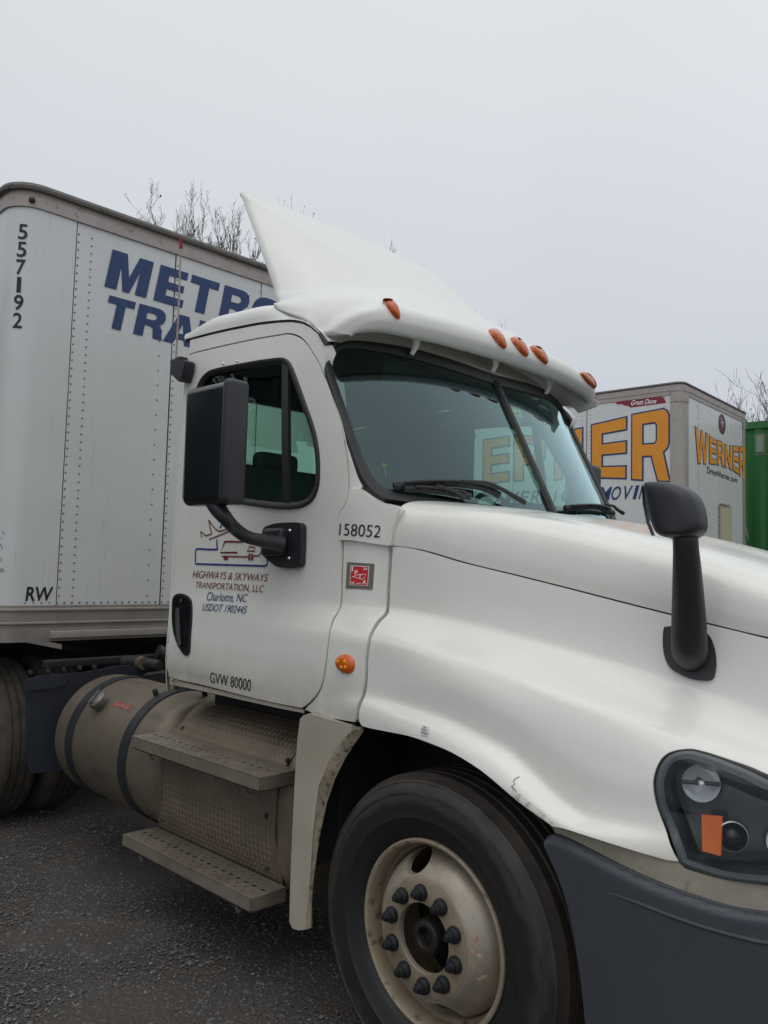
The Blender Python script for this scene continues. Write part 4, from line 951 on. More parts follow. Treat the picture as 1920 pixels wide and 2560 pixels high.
# rear rolled edge of the hood and a dark strip painted as the seam's shadow under it
re = [v[j] for j in range(C_)]; n = len(re)
fixn(mesh('hood_edge', [tuple(p) for p in re]+[(p[0]-0.004, p[1]+0.012, p[2]-0.004) for p in re]+[(p[0]+0.01, p[1]+.03, p[2]-0.05) for p in re], [(i, i+1, n+i+1, n+i) for i in range(n-1)]+[(n+i, n+i+1, 2*n+i+1, 2*n+i) for i in range(n-1)], WHITE, tk, True, 60))
st = [v[i*C_] for i in range(U)]; n = len(st)
sm_ = fixn(mesh('seam_shadow_strip', [(p[0], p[1]+.006, p[2]+.008) for p in st]+[(p[0], p[1]+.006, p[2]-.016) for p in st], [(i, i+1, n+i+1, n+i) for i in range(n-1)], SEAMK, tk, False))
# nose face of hood (mostly outside the picture)
def ncol(y):
    return [(1.21+0.02, y, 1.60), (1.30, y, 1.48), (1.345, y, 1.25), (1.36, y, 0.95)]
v, f, U2, C2 = loft([ncol(y) for y in np.linspace(-0.62, 0.62, 7)], 2, 4); mesh('grille', v, f, BLACK, tk, True)
v, f, U2, C2 = loft([[(xf, -0.735, 1.525), (xf, -.77, 1.36), (xf, -.79, 1.22)], [(1.26, -.68, 1.53), (1.275, -.70, 1.36), (1.285, -.71, 1.2)], [(1.235, -.62, 1.59), (1.31, -.62, 1.42), (1.345, -.62, 1.25)]], 4, 4); fixn(mesh('nose_corner', v, f, WHITE, tk, True))
# ---- header between windscreen and roof, roof cap
ws_out_px = [(1073, 813), (1010.7, 790.5), (948, 769.7), (890, 754), (817, 742), (780, 738), (756.8, 737.5), (740.4, 740), (724, 747.5), (709.3, 760.6), (701, 777.8), (699.5, 799), (707.6, 832), (724, 884.5), (740.4, 935.3), (756.8, 982.9), (773.2, 1028.8), (789.6, 1056), (806, 1072), (826, 1083), (873, 1090.5)]
ws_in_px = [(1067, 829), (990, 803), (906.6, 778), (840, 763), (815, 759), (780, 753), (756.8, 751), (740.4, 754), (728, 762), (719, 776), (717.5, 792.6), (723, 810), (732.2, 838), (748.6, 886), (764, 931), (780, 975), (794, 1008), (806, 1030), (822, 1047), (845, 1060), (880, 1069)]
wo = [wpx(*p) for p in ws_out_px]; wi = [wpx(*p) for p in ws_in_px]
wo[0] = (0.0, wo[0][1]); wi[0] = (0.0, wi[0][1])
wo += [(-0.45, wo[-1][1]-0.045), (0.0, wo[-1][1]-0.06)]; wi += [(-0.45, wi[-1][1]-0.015), (0.0, wi[-1][1]-0.022)]
def fullring(h):
    a = [tuple(p) for p in catmull(h, 6, False)]; b = [(-y, z) for y, z in a[::-1]][1:-1]; return resample(a+b, 220)
WOo, WIi = fullring(wo), fullring(wi)
# pair inner samples with nearest outer by arc fraction
wseal = seal_ring('windscreen_seal', [tuple(p) for p in WOo], [tuple(p) for p in WIi], wsurf, RUBBER, tk, 0.014, 0.012)
wgl = panel('windscreen', [tuple(p) for p in WIi], lambda a, b: (wsurf(a, b)[0]-wsurf(a, b)[1]*0.004, wsurf(a, b)[1]), GLASS_WS, tk, (), 0.05, 0.0001, roll=0.0001)
bm = bmesh.new(); bm.from_mesh(wgl.data); bmesh.ops.delete(bm, geom=[f for f in bm.faces if f.calc_area() < 1e-5 or f.normal.x < 0.2], context='FACES'); bm.to_mesh(wgl.data); bm.free()
mb = MB(); cpts = [wsurf(0, z)[0]+np.array([0.008, 0, 0]) for z in np.linspace(wi[-1][1]-0.02, wi[0][1]+0.02, 10)]
v = []
for p in cpts: v += [(p[0]-.01, -.020, p[2]), (p[0]+.008, -.013, p[2]), (p[0]+.008, .013, p[2]), (p[0]-.01, .020, p[2])]
fixn(mesh('windscreen_divider', v, [(4*i+k, 4*i+(k+1) % 4, 4*i+4+(k+1) % 4, 4*i+4+k) for i in range(9) for k in range(4)], RUBBER, tk, True, 30))
# roof cap
def roofpt(x): return None
gl = [side(max(p[0], -1.862), p[1])[0] for p in SX(gap_line)]
rows = []
for i, p in enumerate(gl):
    x, y, z = p; ins = 0.0
    front = max(0.0, x+1.16); ins = min(.10, front*.35); hgt = max(.028, .108-.25*front) if x > -1.16 else .108; hgt *= min(1, .45+(x+1.87)*2.6) if x < -1.62 else 1
    top = z+hgt+.02
    z0 = z+0.010
    rows.append([(x, y-0.005, z0), (x-0.003, y-0.002+ins*.6, z0+hgt*.38), (x-0.008, y+.014+ins, z0+hgt*.68), (x-0.012, y+.055+ins, z0+hgt*.90), (x-0.015, y+.16+ins, z0+hgt), (x-.02, -.45, top+.012), (x-.02, 0.0, top+.022)])
x, y, z = gl[0]
rows.insert(0, [(x-0.020, y+0.045, z+.006), (x-0.030, y+0.055, z+0.018), (x-0.034, y+0.075, z+0.030), (x-0.036, y+0.11, z+0.038), (x-0.036, y+0.20, z+0.044), (x-.036, -.45, z+.055), (x-.036, 0, z+.06)])
v, f, _, _ = loft(rows, 4, 4); roof = orient(mesh('roof_cap', v, f, FAIR, tk, True), (-1.3, 0, 2.4))
# black gasket in the gap under the roof cap
mb = MB(); mb.tube([tuple(p+np.array([0, 0.008, 0.004])) for p in gl], 0.010, 8); mb.build('roof_gasket', RUBBER, tk)
g0 = [side(*sx(703, 742))[0], np.array(wsurf(*wpx(716, 752))[0])]
mb = MB().tube([tuple(gl[-2]+np.array([0.004, 0, .004])), tuple(gl[-1]+np.array([.008, -.002, 0])), tuple(g0[1]+np.array([0, 0, 0.006]))], [0.009, 0.013, 0.010], 8); mb.build('roof_gasket', RUBBER, tk)
# header
top = [wsurf(y, z)[0]-wsurf(y, z)[1]*0.006 for y, z in wo[:9]]
hrows = []
for k, p in enumerate(top):
    y = p[1]; xb = -0.93; zb = 2.90 - 0.12*(abs(y)/.95)**3
    hrows.append([tuple(p), (p[0]-0.02, y*0.995, p[2]+0.035), (p[0]*0.6+xb*0.4, y*.99, p[2]*.55+zb*.45+.012), (xb, y*.98, zb)])
hrows[0] = [(q[0], 0.0, q[2]) for q in hrows[0]]
v, f, _, _ = loft(hrows, 4, 5); header = orient(mesh('header_panel', v, f, STAINW, tk, True), (-1.2, 0, 2.2)); mirror(header, tk)
# ---- roof fairing with sun visor lip
def fpt(px, py, **k): return tuple(at(px, py, **k))
def lipx(y):
    a = abs(y); return -.525-.075*(a/.80)**2.2
def lipz(y): return float(np.interp(abs(y), [0, .5, .8, .9, .95], [2.703, 2.698, 2.690, 2.669, 2.668]))
def fairing():
    R = []
    def row(pts): R.append([(x, -yy, z) for x, yy, z in pts])
    cre = [(-.640, .475, 2.885), (-.79, .43, 2.985), (-.945, .41, 3.085), (-1.17, .485, 3.262), (-1.40, .62, 3.425), (-1.715, .775, 3.670)]
    bb = [(-.655, .69, 2.868), (-.80, .64, 2.945)]+[tuple(np.array([1, -1, 1])*at(q[0], q[1], y=-q[2])) for q in ((826, 632, .53), (752, 625, .67), (680, 630, .79), (598, 641, .87))]
    b2 = [(-.665, .81, 2.835), (-.79, .82, 2.885), (-.90, .835, 2.91), (-1.00, .855, 2.925), (-1.10, .875, 2.93), (-1.20, .895, 2.925)]
    ed = [(-.842, .945, 2.698), (-.862, .95, 2.724), (-.890, .953, 2.752), (-.93, .955, 2.778), (-1.021, .955, 2.817), (-1.14, .945, 2.87)]
    ce = [(-.605, 2.895), (-.77, 3.005), (-.95, 3.115), (-1.20, 3.305), (-1.45, 3.495), (-1.76, 3.722)]
    def nose(y, s=1.0):
        L = lipx(y); z = lipz(y); return [(L, y, z), (L+.030*s, y, z+.010), (L+.054*s, y, z+.050), (L+.032*s, y, z+.110)]
    for t in (0, .3, .6, .88):
        k = t**3
        row(nose(t*.5)+[((1-k)*a[0]+k*b[0], t*b[1], (1-k)*a[1]+k*b[2]) for a, b in zip(ce, cre)])
    row(nose(.50)+cre)
    row(nose(.55)+[tuple(np.array(c)*.88+np.array(b)*.12) for c, b in zip(cre, bb)])
    row(nose(.62)+[tuple(0.45*np.array(c)+0.55*np.array(b)) for c, b in zip(cre, bb)])
    row(nose(.69)+[tuple(0.10*np.array(c)+0.90*np.array(b)) for c, b in zip(cre, bb)])
    row(nose(.73)+[tuple(0.8*np.array(c)+0.2*np.array(b)+np.array([0, .01, .005])) for c, b in zip(bb, b2)])
    row(nose(.82)+b2)
    y = .90; L = lipx(y); z = lipz(y)
    row([(L, y, z), (L+.022, y+.006, z+.012), (L+.030, y+.012, z+.045), (L+.008, y+.014, z+.085)]+[(0.5*(a[0]+c[0])-.004, 0.5*(a[1]+c[1])+.018, 0.5*(a[2]+c[2])+.008) for a, c in zip(b2, ed)])
    row([(-.655, .924, 2.666), (-.695, .932, 2.669), (-.745, .938, 2.675), (-.80, .943, 2.686)]+ed)
    return R
FR_ = fairing()
near = FR_[::-1]; farr = [[(x, -y, z) for x, y, z in r] for r in FR_[1:]]
v, f, U, C_ = loft(near+farr, 5, 5)
fo_ = orient(mesh('roof_fairing', v, f, FAIR, tk, True, label='white roof fairing with swept deflector and visor lip'), (-1.1, 0, 2.6))
sol = fo_.modifiers.new('thickness', 'SOLIDIFY'); sol.thickness = 0.014; sol.offset = -1; sol.use_even_offset = True
# underside of the visor: a return panel behind the lip, open bay beyond
lipc = [v[i*C_] for i in range(U)]
n = len(lipc); W_ = []
for p in lipc: W_.append((p[0]-0.010, p[1]*0.995, p[2]+0.004))
W_ += [(p[0]-0.085, p[1]*.985, p[2]+0.045) for p in lipc]; W_ += [(p[0]-0.40+.12*abs(p[1]), p[1]*.93, p[2]+0.225) for p in lipc]
fixn(mesh('visor_return', W_, [(i, i+1, n+i+1, n+i) for i in range(n-1)]+[(n+i, n+i+1, 2*n+i+1, 2*n+i) for i in range(n-1)], STAINW, tk, True, 60))
# brackets between visor and header
for y in (-.55, -.02, .50, ):
    p = Vector((lipx(y)-0.045, y, 2.73)); q = Vector(wsurf(y, 2.655-0.05*(abs(y)/.95)**2)[0]); q = Vector((q.x+0.012, y, q.z+0.02))
    MB().tube([tuple(p+Vector((-.02, 0, .03))), tuple(p*0.5+q*0.5), tuple(q)], [0.030, 0.017, 0.012], 8, flat=0.7).build('visor_bracket', STAINW, tk)
# end plates of the visor hanging under its tips
for s in (1,):
    pts = [at(a, b, y=.895) for a, b in ((1205, 824), (1235, 838), (1270, 855), (1293, 868), (1290, 878), (1250, 892), (1237, 878), (1222, 850))]
    fixn(MB().prism([(p[0], p[2]) for p in pts], 0.012, lambda a, b, c, s=s: (a, s*(0.900-c), b)).build('visor_end_plate', STAINW, tk))
# ---- amber roof marker lamps
def marker(y, px0, px1, wd=0.036):
    """teardrop lens along the visor nose from upper to lower end (photo points)"""
    a, b = px0, px1
    bm = bmesh.new(); bmesh.ops.create_uvsphere(bm, u_segments=20, v_segments=12, radius=1)
    return bm
dg = bpy.context.evaluated_depsgraph_get()
from mathutils.bvhtree import BVHTree
def bvh(o):
    return BVHTree.FromPolygons([tuple(q.co+ORI.get('truck_tractor', Vector((0, 0, 0)))) for q in o.data.vertices], [tuple(p.vertices) for p in o.data.polygons])
BF = bvh(fo_)
def hit(B, px, py):
    h = B.ray_cast(Vector(CAM), Vector(vray(px, py)).normalized()); return h
def teardrop(name, P0, P1, nrm, wd, m, parent, hgt=0.022):
    P0, P1 = Vector(P0), Vector(P1); ax = (P1-P0); L = ax.length; ax.normalize(); nv = Vector(nrm).normalized(); sd_ = ax.cross(nv).normalized(); nv = sd_.cross(ax).normalized(); V = []; F_ = []; nu, nw = 14, 10
    for i in range(nu+1):
        t = i/nu; wv = math.sin(math.pi*min(1, t*1.0)**0.85)**0.6 if 0 < t < 1 else 0.0; wv *= (0.75+0.5*t)*0.8
        hh = math.sin(math.pi*t)**0.7*hgt if 0 < t < 1 else 0
        for j in range(nw+1):
            a = math.pi*j/nw; V.append(tuple(P0+ax*L*t+sd_*math.cos(a)*wd*wv+nv*(math.sin(a)*hh-0.003)))
    for i in range(nu):
        for j in range(nw): F_.append((i*(nw+1)+j, i*(nw+1)+j+1, (i+1)*(nw+1)+j+1, (i+1)*(nw+1)+j))
    return fixn(mesh(name, V, F_, m, parent, True, 80))
LO = np.array([(333, 345), (350, 341), (385, 345), (412, 367), (440, 405), (453, 445), (455, 470), (445, 480), (425, 470), (395, 440), (360, 395), (337, 360)], float); LO -= LO.min(0); LO /= LO.max(0)
LO = np.array(catmull(list(LO), 3, True))
for (x0, y0, x1, y1) in ((826.8, 645.6, 863.6, 690.9), (1054.5, 711.4, 1092.6, 754.8), (1101.6, 728.9, 1140.1, 771.7), (1144.1, 747, 1182.6, 787.9), (1252, 804.2, 1287, 840)):
    cxy = np.array([x0+(x1-x0)*.52, y0+(y1-y0)*.48]); hc_ = hit(BF, *cxy)
    if hc_[0] is None: continue
    nn_ = hc_[1] if hc_[1].dot(Vector(CAM)-hc_[0]) > 0 else -hc_[1]; V = []; F_ = []; nr_ = 7; ok = True; last = hc_[0]; PI_ = []
    for k in range(nr_+1):
        r_ = k/nr_
        for q in LO:
            P2 = cxy*(1-r_)+r_*np.array([x0+(x1-x0)*q[0], y0+(y1-y0)*q[1]]); h = hit(BF, *P2)
            if h[0] is None or (h[0]-hc_[0]).length > .12:
                v = Vector(vray(*P2)); t = (hc_[0]-Vector(CAM)).dot(nn_)/v.dot(nn_); p = Vector(CAM)+v*t; n_2 = nn_
            else: p, n_2 = h[0], (h[1] if h[1].dot(Vector(CAM)-h[0]) > 0 else -h[1])
            V.append(tuple(p+n_2*(.003+.017*math.sqrt(max(0, 1-r_**2.4)))-n_2*(.004 if k == nr_ else 0)))
    m_ = len(LO)
    F_ = [(k*m_+i, k*m_+(i+1) % m_, (k+1)*m_+(i+1) % m_, (k+1)*m_+i) for k in range(nr_) for i in range(m_)]
    mlamp = orient(mesh('roof_marker_lamp', V, F_, AMBER, tk, True), tuple(hc_[0]-nn_*.2))
    hs_ = hit(BF, x0+(x1-x0)*.86, y0+(y1-y0)*.86)
    if hs_[0] is not None: MB().bm((lambda q: (bmesh.ops.create_uvsphere(q, u_segments=8, v_segments=6, radius=0.004), q)[1])(bmesh.new()), hs_[0]+nn_*.012).build('screw', CHROME, mlamp)

# ---- far side copies, interior
for o in (door, frame, rocker, corner, cowl, block_, fender): mirror(o, tk)
for ch, par in ((seal, None), (wg, None), (wbar, None)):
    c = mirror(ch, None); c.parent = bpy.data.objects['door.001']
mirror(dtrim, tk)
def slab(name, c, s, m, bev=0.02, rot=None, par=tk): return MB().box(c, s, rot, bev).build(name, m, par, True, 50)
slab('cab_floor', (-1.1, 0, 1.12), (1.45, 1.9, 0.04), DARK)
v, f, _, _ = loft([[(-1.8, y, 2.78), (-1.2, y, 2.78), (-1.0, y, 2.74), (wsx(y, 2.62)-.06, y*.97, 2.655)] for y in (-.955, -.5, 0, .5, .955)], 3, 4); mesh('headliner', v, f, INTER, tk, True)
# dashboard
v, f, _, _ = loft([[(wsx(y, 1.98)-0.02, y, 1.955), (-.50-.1*abs(y)**2, y, 1.985), (-.68, y, 1.965), (-.76, y, 1.88), (-.74, y, 1.70), (-.70, y, 1.3)] for y in (-.95, -.6, -.25, .1, .35, .62, .95)], 3, 4); mesh('dashboard', v, f, INTER, tk, True)
slab('instrument_hood', (-.70, .47, 2.015), (.22, .42, .09), INTER, 0.035)
mb = MB()
t_ = Matrix.Rotation(rad(-28), 3, 'Y'); cc = Vector((-.88, .47, 1.93))
ring = [tuple(cc+t_ @ Vector((0, .23*math.cos(a), .23*math.sin(a)))) for a in np.linspace(0, 2*math.pi, 41)]
mb.tube(ring, 0.015, 8, False); mb.tube([tuple(cc+t_ @ Vector((0, -.22, 0))), tuple(cc+t_ @ Vector((.05, 0, 0))), tuple(cc+t_ @ Vector((0, .22, 0)))], 0.02, 8); mb.tube([tuple(cc+t_ @ Vector((.04, 0, 0))), (-.70, .47, 1.80)], 0.03, 8); mb.build('steering_wheel', INTER, tk)
for y in (-.52, .50):
    s_o = slab('seat', (-1.40, y, 1.55), (.50, .50, .16), INTER, 0.05); slab('backrest', (-1.62, y, 1.86), (.14, .48, .70), INTER, 0.06, Matrix.Rotation(rad(-8), 3, 'Y'), s_o); slab('headrest', (-1.66, y, 2.245 if y < 0 else 2.30), (.10, .26, .10 if y < 0 else .17), INTER, 0.04, None, s_o); slab('seat_base', (-1.40, y, 1.30), (.38, .38, .34), DARK, 0.02, None, s_o)
for y in (-.42, .42): slab('sun_visor', (wsx(y, 2.58)-0.17, y*.95, 2.60), (.02, .42, .13), INTER, 0.008, Matrix.Rotation(rad(22), 3, 'Y'))
slab('pillar_trim', (-1.61, .90, 2.25), (.32, .02, .80), INTER, .006); slab('overhead_shelf', (-1.12, 0, 2.70), (.36, 1.4, .12), INTER, .03)
# tag and card hanging behind the windscreen
q_ = [wpx(a, b) for a, b in ((1103, 878), (1129, 882), (1134, 898), (1108, 895))]
def wsi(a, b): p, n = wsurf(a, b); return p-n*0.015, n
tg = panel('windscreen_tag', q_, wsi, YELG, tk, (), 0, 0.002, roll=.0005)
lettering('tag_lettering', 'Toll', [wpx(1109, 892), wpx(1126, 893.5), wpx(1124, 886), wpx(1107, 884.5)], wsi, INK, tg, 0.01, lift=0.002)
q_ = [wpx(a, b) for a, b in ((1106, 896), (1133, 900), (1128, 928), (1098, 920))]
panel('permit_card', q_, wsi, mat('pale_card', (0.28, 0.33, 0.31), 0.6), tk, (), 0, 0.002, roll=.0005)
# ---- wipers
def wiper(pts_arm, pts_blade, near_=True):
    A_ = [wsurf(*wpx(*p)) for p in pts_arm]; B_ = [wsurf(*wpx(*p)) for p in pts_blade]
    w_ = MB().tube([tuple(p+n*(0.045-0.0*i)) for i, (p, n) in enumerate(A_)], [0.012, 0.010, 0.008, 0.006, 0.006][:len(A_)], 8).build('wiper_arm', RUBBER, tk)
    mb = MB(); C = catmull([p+n*0.022 for p, n in B_], 5); mb.tube([tuple(c) for c in C], 0.010, 6, flat=1.6); mb.build('wiper_blade', RUBBER, w_)
    mb = MB(); C = catmull([p+n*0.042 for p, n in B_], 5); mb.tube([tuple(c) for c in C[2:-2]], 0.006, 6)
    for k in (3, 8, len(C)//2, len(C)-6): mb.tube([tuple(C[k]), tuple(C[k]-np.array([0.02, 0, .012]))], 0.006, 5)
    mb.build('wiper_frame', mat('wiper_black', (0.008, 0.008, 0.01), 0.45) if 'wiper_black' not in MATS else MATS['wiper_black'], w_)
wiper([(1118, 1097), (1080, 1074), (1050, 1058), (1030, 1053), (985, 1051)], [(846, 1056), (900, 1051), (980, 1051), (1040, 1060), (1072, 1075)])
wiper([(990, 1088), (972, 1075), (940, 1064), (930, 1062)], [(868, 1062), (920, 1064), (970, 1070), (1010, 1078)])
wiper([(1333, 1117), (1320, 1108), (1308, 1101), (1290, 1098)], [(1212, 1103), (1240, 1100), (1280, 1100), (1318, 1112)])
v, f, _, _ = loft([[tuple(wsurf(y, 1.95-0.02*abs(y))[0]+np.array([.01, 0, .012])), tuple(wsurf(y, 1.93)[0]+np.array([.045, 0, -.01])), tuple(wsurf(y, 1.90)[0]+np.array([.07, 0, -.05]))] for y in (-.90, -.6, -.3, 0, .3, .6, .90)], 4, 3); mesh('cowl_tray', v, f, BLACK, tk, True)
# ---- small things on the cab side
def dsurf(a, b): return side(a, b)
def sq(pts, off=0.0): return [sx(a, b, off) for a, b in pts]
c5 = cp(380, 1220, 680); c8 = cp(440, 1250, 400); c2 = cp(400, 700, 600, 1659)
lettering('lettering', 'HIGHWAYS & SKYWAYS', sq(c8([(174, 806), (962, 846), (965, 768), (178, 730)])), dsurf, MAROON, door, -0.004, 0.02)
lettering('lettering', 'TRANSPORTATION, LLC', sq(c8([(200, 918), (918, 972), (922, 884), (200, 845)])), dsurf, MAROON, door, -0.004, 0.02)
lettering('lettering', 'Charlotte, NC', sq(c8([(312, 1056), (745, 1075), (752, 975), (318, 952)])), dsurf, NAVY, door, -0.002, 0.04)
lettering('lettering', 'USDOT 1902445', sq(c8([(272, 1146), (742, 1180), (748, 1100), (276, 1070)])), dsurf, NAVY, door, -0.002, 0.04)
lettering('lettering', 'GVW 80000', sq(c5([(356, 1184), (604, 1240), (608, 1168), (358, 1122)])), dsurf, INK, door, -0.003, 0.0)
# emblem: plane, lorry and route frame
def emb(segs, wd, m):
    S2 = []
    for sg in segs: S2.append(SX(c8(sg)))
    v, f = strokes(S2, wd); return flat('emblem', v, f, side, m, door, 0.003, None, 0.05)
emb([[(508, 228), (480, 255), (458, 292)], [(430, 405), (426, 450), (434, 516)], [(434, 512), (330, 512), (232, 506), (212, 512), (206, 530), (204, 640), (208, 660), (226, 668)], [(224, 662), (500, 672), (920, 684), (945, 676), (950, 655), (952, 540)]], 0.0085, BLUEINK)
emb([[(272, 388), (258, 326), (270, 330), (312, 372), (372, 352)], [(376, 352), (358, 290), (342, 206), (352, 215), (380, 262), (418, 304), (455, 326)], [(455, 326), (515, 308), (552, 300), (562, 312), (545, 328), (450, 370), (345, 408)]], 0.0062, MAROON)
emb([[(510, 430), (465, 545), (640, 545)], [(510, 432), (600, 432), (700, 436)]], 0.0085, MAROON)
emb([[(480, 585), (740, 590), (765, 568), (790, 566), (815, 582), (865, 578), (900, 520)], [(765, 480), (742, 530), (820, 530), (822, 492), (768, 484)]], 0.0065, MAROON)
for (cx_, cy_) in ((510, 600), (532, 602), (765, 603), (794, 603)):
    a0_ = sx(*c8([(cx_, cy_)])[0]); v, f, _ = cdt(np.array([(a0_[0]+.0075*math.cos(t), a0_[1]+.0115*math.sin(t)) for t in tt[::2]]), (), 0); flat('emblem', v, f, side, MAROON, door, 0.0035, None, 0)
lettering('unit_number', '158052', sq([(733, 1156), (824, 1162), (825, 1135), (732.5, 1130)], 0.016), bsurf, INK, block_, -0.004, 0.03)
# IFTA sticker
g = sq(c5([(1184, 612), (1345, 620), (1358, 462), (1192, 452)]))
pl = panel('sticker_plate', g, dsurf, GREYST, cowl, (), 0, 0.004, lift=0.003, roll=0.0005)
g = sq(c5([(1210, 592), (1322, 598), (1330, 478), (1216, 472)])); rs_ = panel('sticker', g, dsurf, WHST, pl, (), 0, 0.001, lift=0.005, roll=0.0003)
gi = poly_offset(np.array(g), -0.0035); gi = [tuple(p) for p in np.array(g)*0.93+np.array(g).mean(0)*0.07]
panel('sticker_face', gi, dsurf, REDST, pl, (), 0, 0.0005, lift=0.0058, roll=0.0001)
def su(u0, v0, u1, v1): return [tuple(quadmap(gi, np.array([[u, v]]))[0]) for u, v in ((u0, v0), (u1, v0), (u1, v1), (u0, v1))]
for ch, q in (('I', (.05, .72, .13, .98)), ('F', (.24, .56, .42, .78)), ('T', (.46, .34, .66, .58)), ('A', (.70, .04, .96, .28)), ('24', (.72, .82, .95, .95)), ('NC', (.04, .04, .28, .15))):
    lettering('sticker_lettering', ch, su(*q), dsurf, WHST, pl, 0.03, lift=0.0066)
v, f = strokes([[su(.1, .42, .1, .42)[0], su(.3, .48, .3, .48)[0], su(.45, .56, .45, .56)[0], su(.9, .6, .9, .6)[0], su(.82, .4, .82, .4)[0], su(.7, .3, .7, .3)[0], su(.5, .36, .5, .36)[0], su(.1, .42, .1, .42)[0]], [su(.36, .08, .36, .08)[0], su(.66, .08, .66, .08)[0]]], 0.0022); flat('sticker_map', v, f, side, WHST, pl, 0.0066, None, 0)
# side marker lamp on the cowl
p, n = side(*sx(746, 1434)); nv = Vector(n)
mb = MB(); bm = bmesh.new(); bmesh.ops.create_uvsphere(bm, u_segments=28, v_segments=16, radius=1)
rot = nv.to_track_quat('Z', 'Y').to_matrix()
for v_ in bm.verts:
    c = v_.co; e_ = 1+0.12*c.x; v_.co = Vector((c.x*0.055, c.y*0.032*e_*1.12, c.z*0.020))
R2 = rot @ Matrix.Rotation(rad(-4), 3, 'Z'); mb.bm(bm, p, R2); lampo = mb.build('side_marker_lamp', AMBER_D, tk)
for (dx, dz) in ((-.024, .006), (.014, .010), (-.002, -.012), (.018, -.010)):
    mb = MB(); bm = bmesh.new(); bmesh.ops.create_uvsphere(bm, u_segments=10, v_segments=6, radius=1)
    for v_ in bm.verts: v_.co = Vector((v_.co.x*.0085, v_.co.y*.0075, v_.co.z*.003))
    q, _n = side(sx(746, 1434)[0]+dx, sx(746, 1434)[1]+dz); rr_ = math.sqrt(max(0, 1-(dx/.05)**2-(dz/.036)**2))
    mb.bm(bm, q+n*0.0195*rr_, rot); mb.build('lamp_reflector', AMBER_L, lampo)
# door handle: black recessed cup with a bar
ho = SX(c5([(150, 650), (180, 643), (215, 655), (240, 680), (248, 720), (247, 800), (240, 900), (236, 985), (230, 1010), (215, 1022), (195, 1012), (160, 955), (138, 890), (128, 820), (127, 720), (133, 670)]))
ho = rnd(ho, 4)
hd = panel('door_handle', ho, dsurf, BLACK, door, (), 0.02, 0.012, lift=0.006, roll=0.004)
hi = [tuple(p) for p in np.array(ho)*0.80+np.array(ho).mean(0)*0.20]
hi2 = poly_offset(resample(ho, 60), -0.010)
panel('handle_recess', [tuple(p) for p in hi2], dsurf, mat('glossy_black', (0.006, 0.006, 0.007), 0.25), hd, (), 0.02, 0.004, lift=0.0075, roll=0.001)
hb_ = [side(*sx(*q), )[0]+np.array([0, -.020, 0]) for q in c5([(178, 735), (178, 800), (182, 880), (190, 960)])]
MB().tube([tuple(hb_[0]+np.array([0, .018, .0]))]+[tuple(q) for q in hb_]+[tuple(hb_[-1]+np.array([0, .018, 0]))], [0.010, .013, .014, .014, .012, .008], 8, flat=.6).build('handle_bar', BLACK, hd)
q = side(*sx(*c5([(184, 690)])[0]))[0]; MB().lathe([(.0005, -.003), (.010, -.003), (.012, 0)], tuple(q+np.array([0, -.009, 0])), 'y', 16).build('key_lock', HOSE, hd)
# two screws over the window
for q in ((507.5, 784.7), (513.5, 780)):
    pass
for q in c2([(441, 580), (535, 562)]):
    p, n = side(*sx(*q)); MB().bm((lambda z: (bmesh.ops.create_uvsphere(z, u_segments=10, v_segments=8, radius=.006), z)[1])(bmesh.new()), p+n*.003).build('screw', CHROME, door)
# antenna
ab = at(383, 800, y=-1.0); 
MB().bm(_cube((.05, .045, .10)), (xr+0.004, -1.02, ab[2]+0.0)).build('antenna_base_core', BLACK, tk)
V_ = [Vector(at(*q, y=-1.045)) for q in c2([(70, 560), (80, 550), (160, 550), (170, 562), (160, 625), (140, 690), (128, 702), (110, 685), (92, 665), (74, 655)])]
n = len(V_); mb = MB(); mb.add([tuple(v) for v in V_]+[tuple(v+Vector((0, .06, 0))) for v in V_], [tuple(range(n))[::-1], tuple(range(n, 2*n))]+[(i, (i+1) % n, n+(i+1) % n, n+i) for i in range(n)]); fixn(mb.build('antenna_base', BLACK, tk, True, 30))
a0, a1 = at(380.5, 778, y=-1.02), at(391, 524, y=-1.05)
an = MB().tube([tuple(a0), tuple(0.5*(a0+a1)+np.array([.003, 0, 0])), tuple(a1)], [.0055, .0050, .0042], 8).build('antenna_rod', mat('pale_rod', (0.42, 0.36, 0.33), 0.5, dirt=(40, (0.25, .12, .10), .5, .7)), tk)
dn = (a1-a0)/np.linalg.norm(a1-a0); MB().tube([tuple(a1-dn*.03), tuple(a1+dn*.025)], [.009, .007], 8).build('antenna_tip', RED, an)
# ---- door mirror
mc = Vector((-1.02, -1.33, 2.19)); ang_ = rad(4)
def rbox(sx_, sy_, sz_, bev, seg=5):
    bm = bmesh.new(); bmesh.ops.create_cube(bm, size=1.0)
    for v_ in bm.verts: v_.co = Vector((v_.co.x*sx_, v_.co.y*sy_, v_.co.z*sz_))
    bmesh.ops.bevel(bm, geom=list(bm.edges), offset=bev, segments=seg, profile=0.5, affect='EDGES'); return bm
M1, M2 = at(441, 960, y=-1.40), at(502, 960, y=-1.36)
ml, mr, mt_, mb_ = at(403, 960, y=-1.385), at(524, 960, y=-1.30), at(470, 830, y=-1.36), at(470, 1092, y=-1.36)
zc = 0.5*(mt_[2]+mb_[2]); zh = mt_[2]-mb_[2]
e1 = at(481, 960, y=-1.40)
hw_ = e1[0]-ml[0]
bm = rbox(hw_+0.01, .095, zh-0.004, .030)
for v_ in bm.verts:
    if v_.co.z < -zh*.3: v_.co.x *= 1-0.10*((-v_.co.z/zh-.3)/.2)
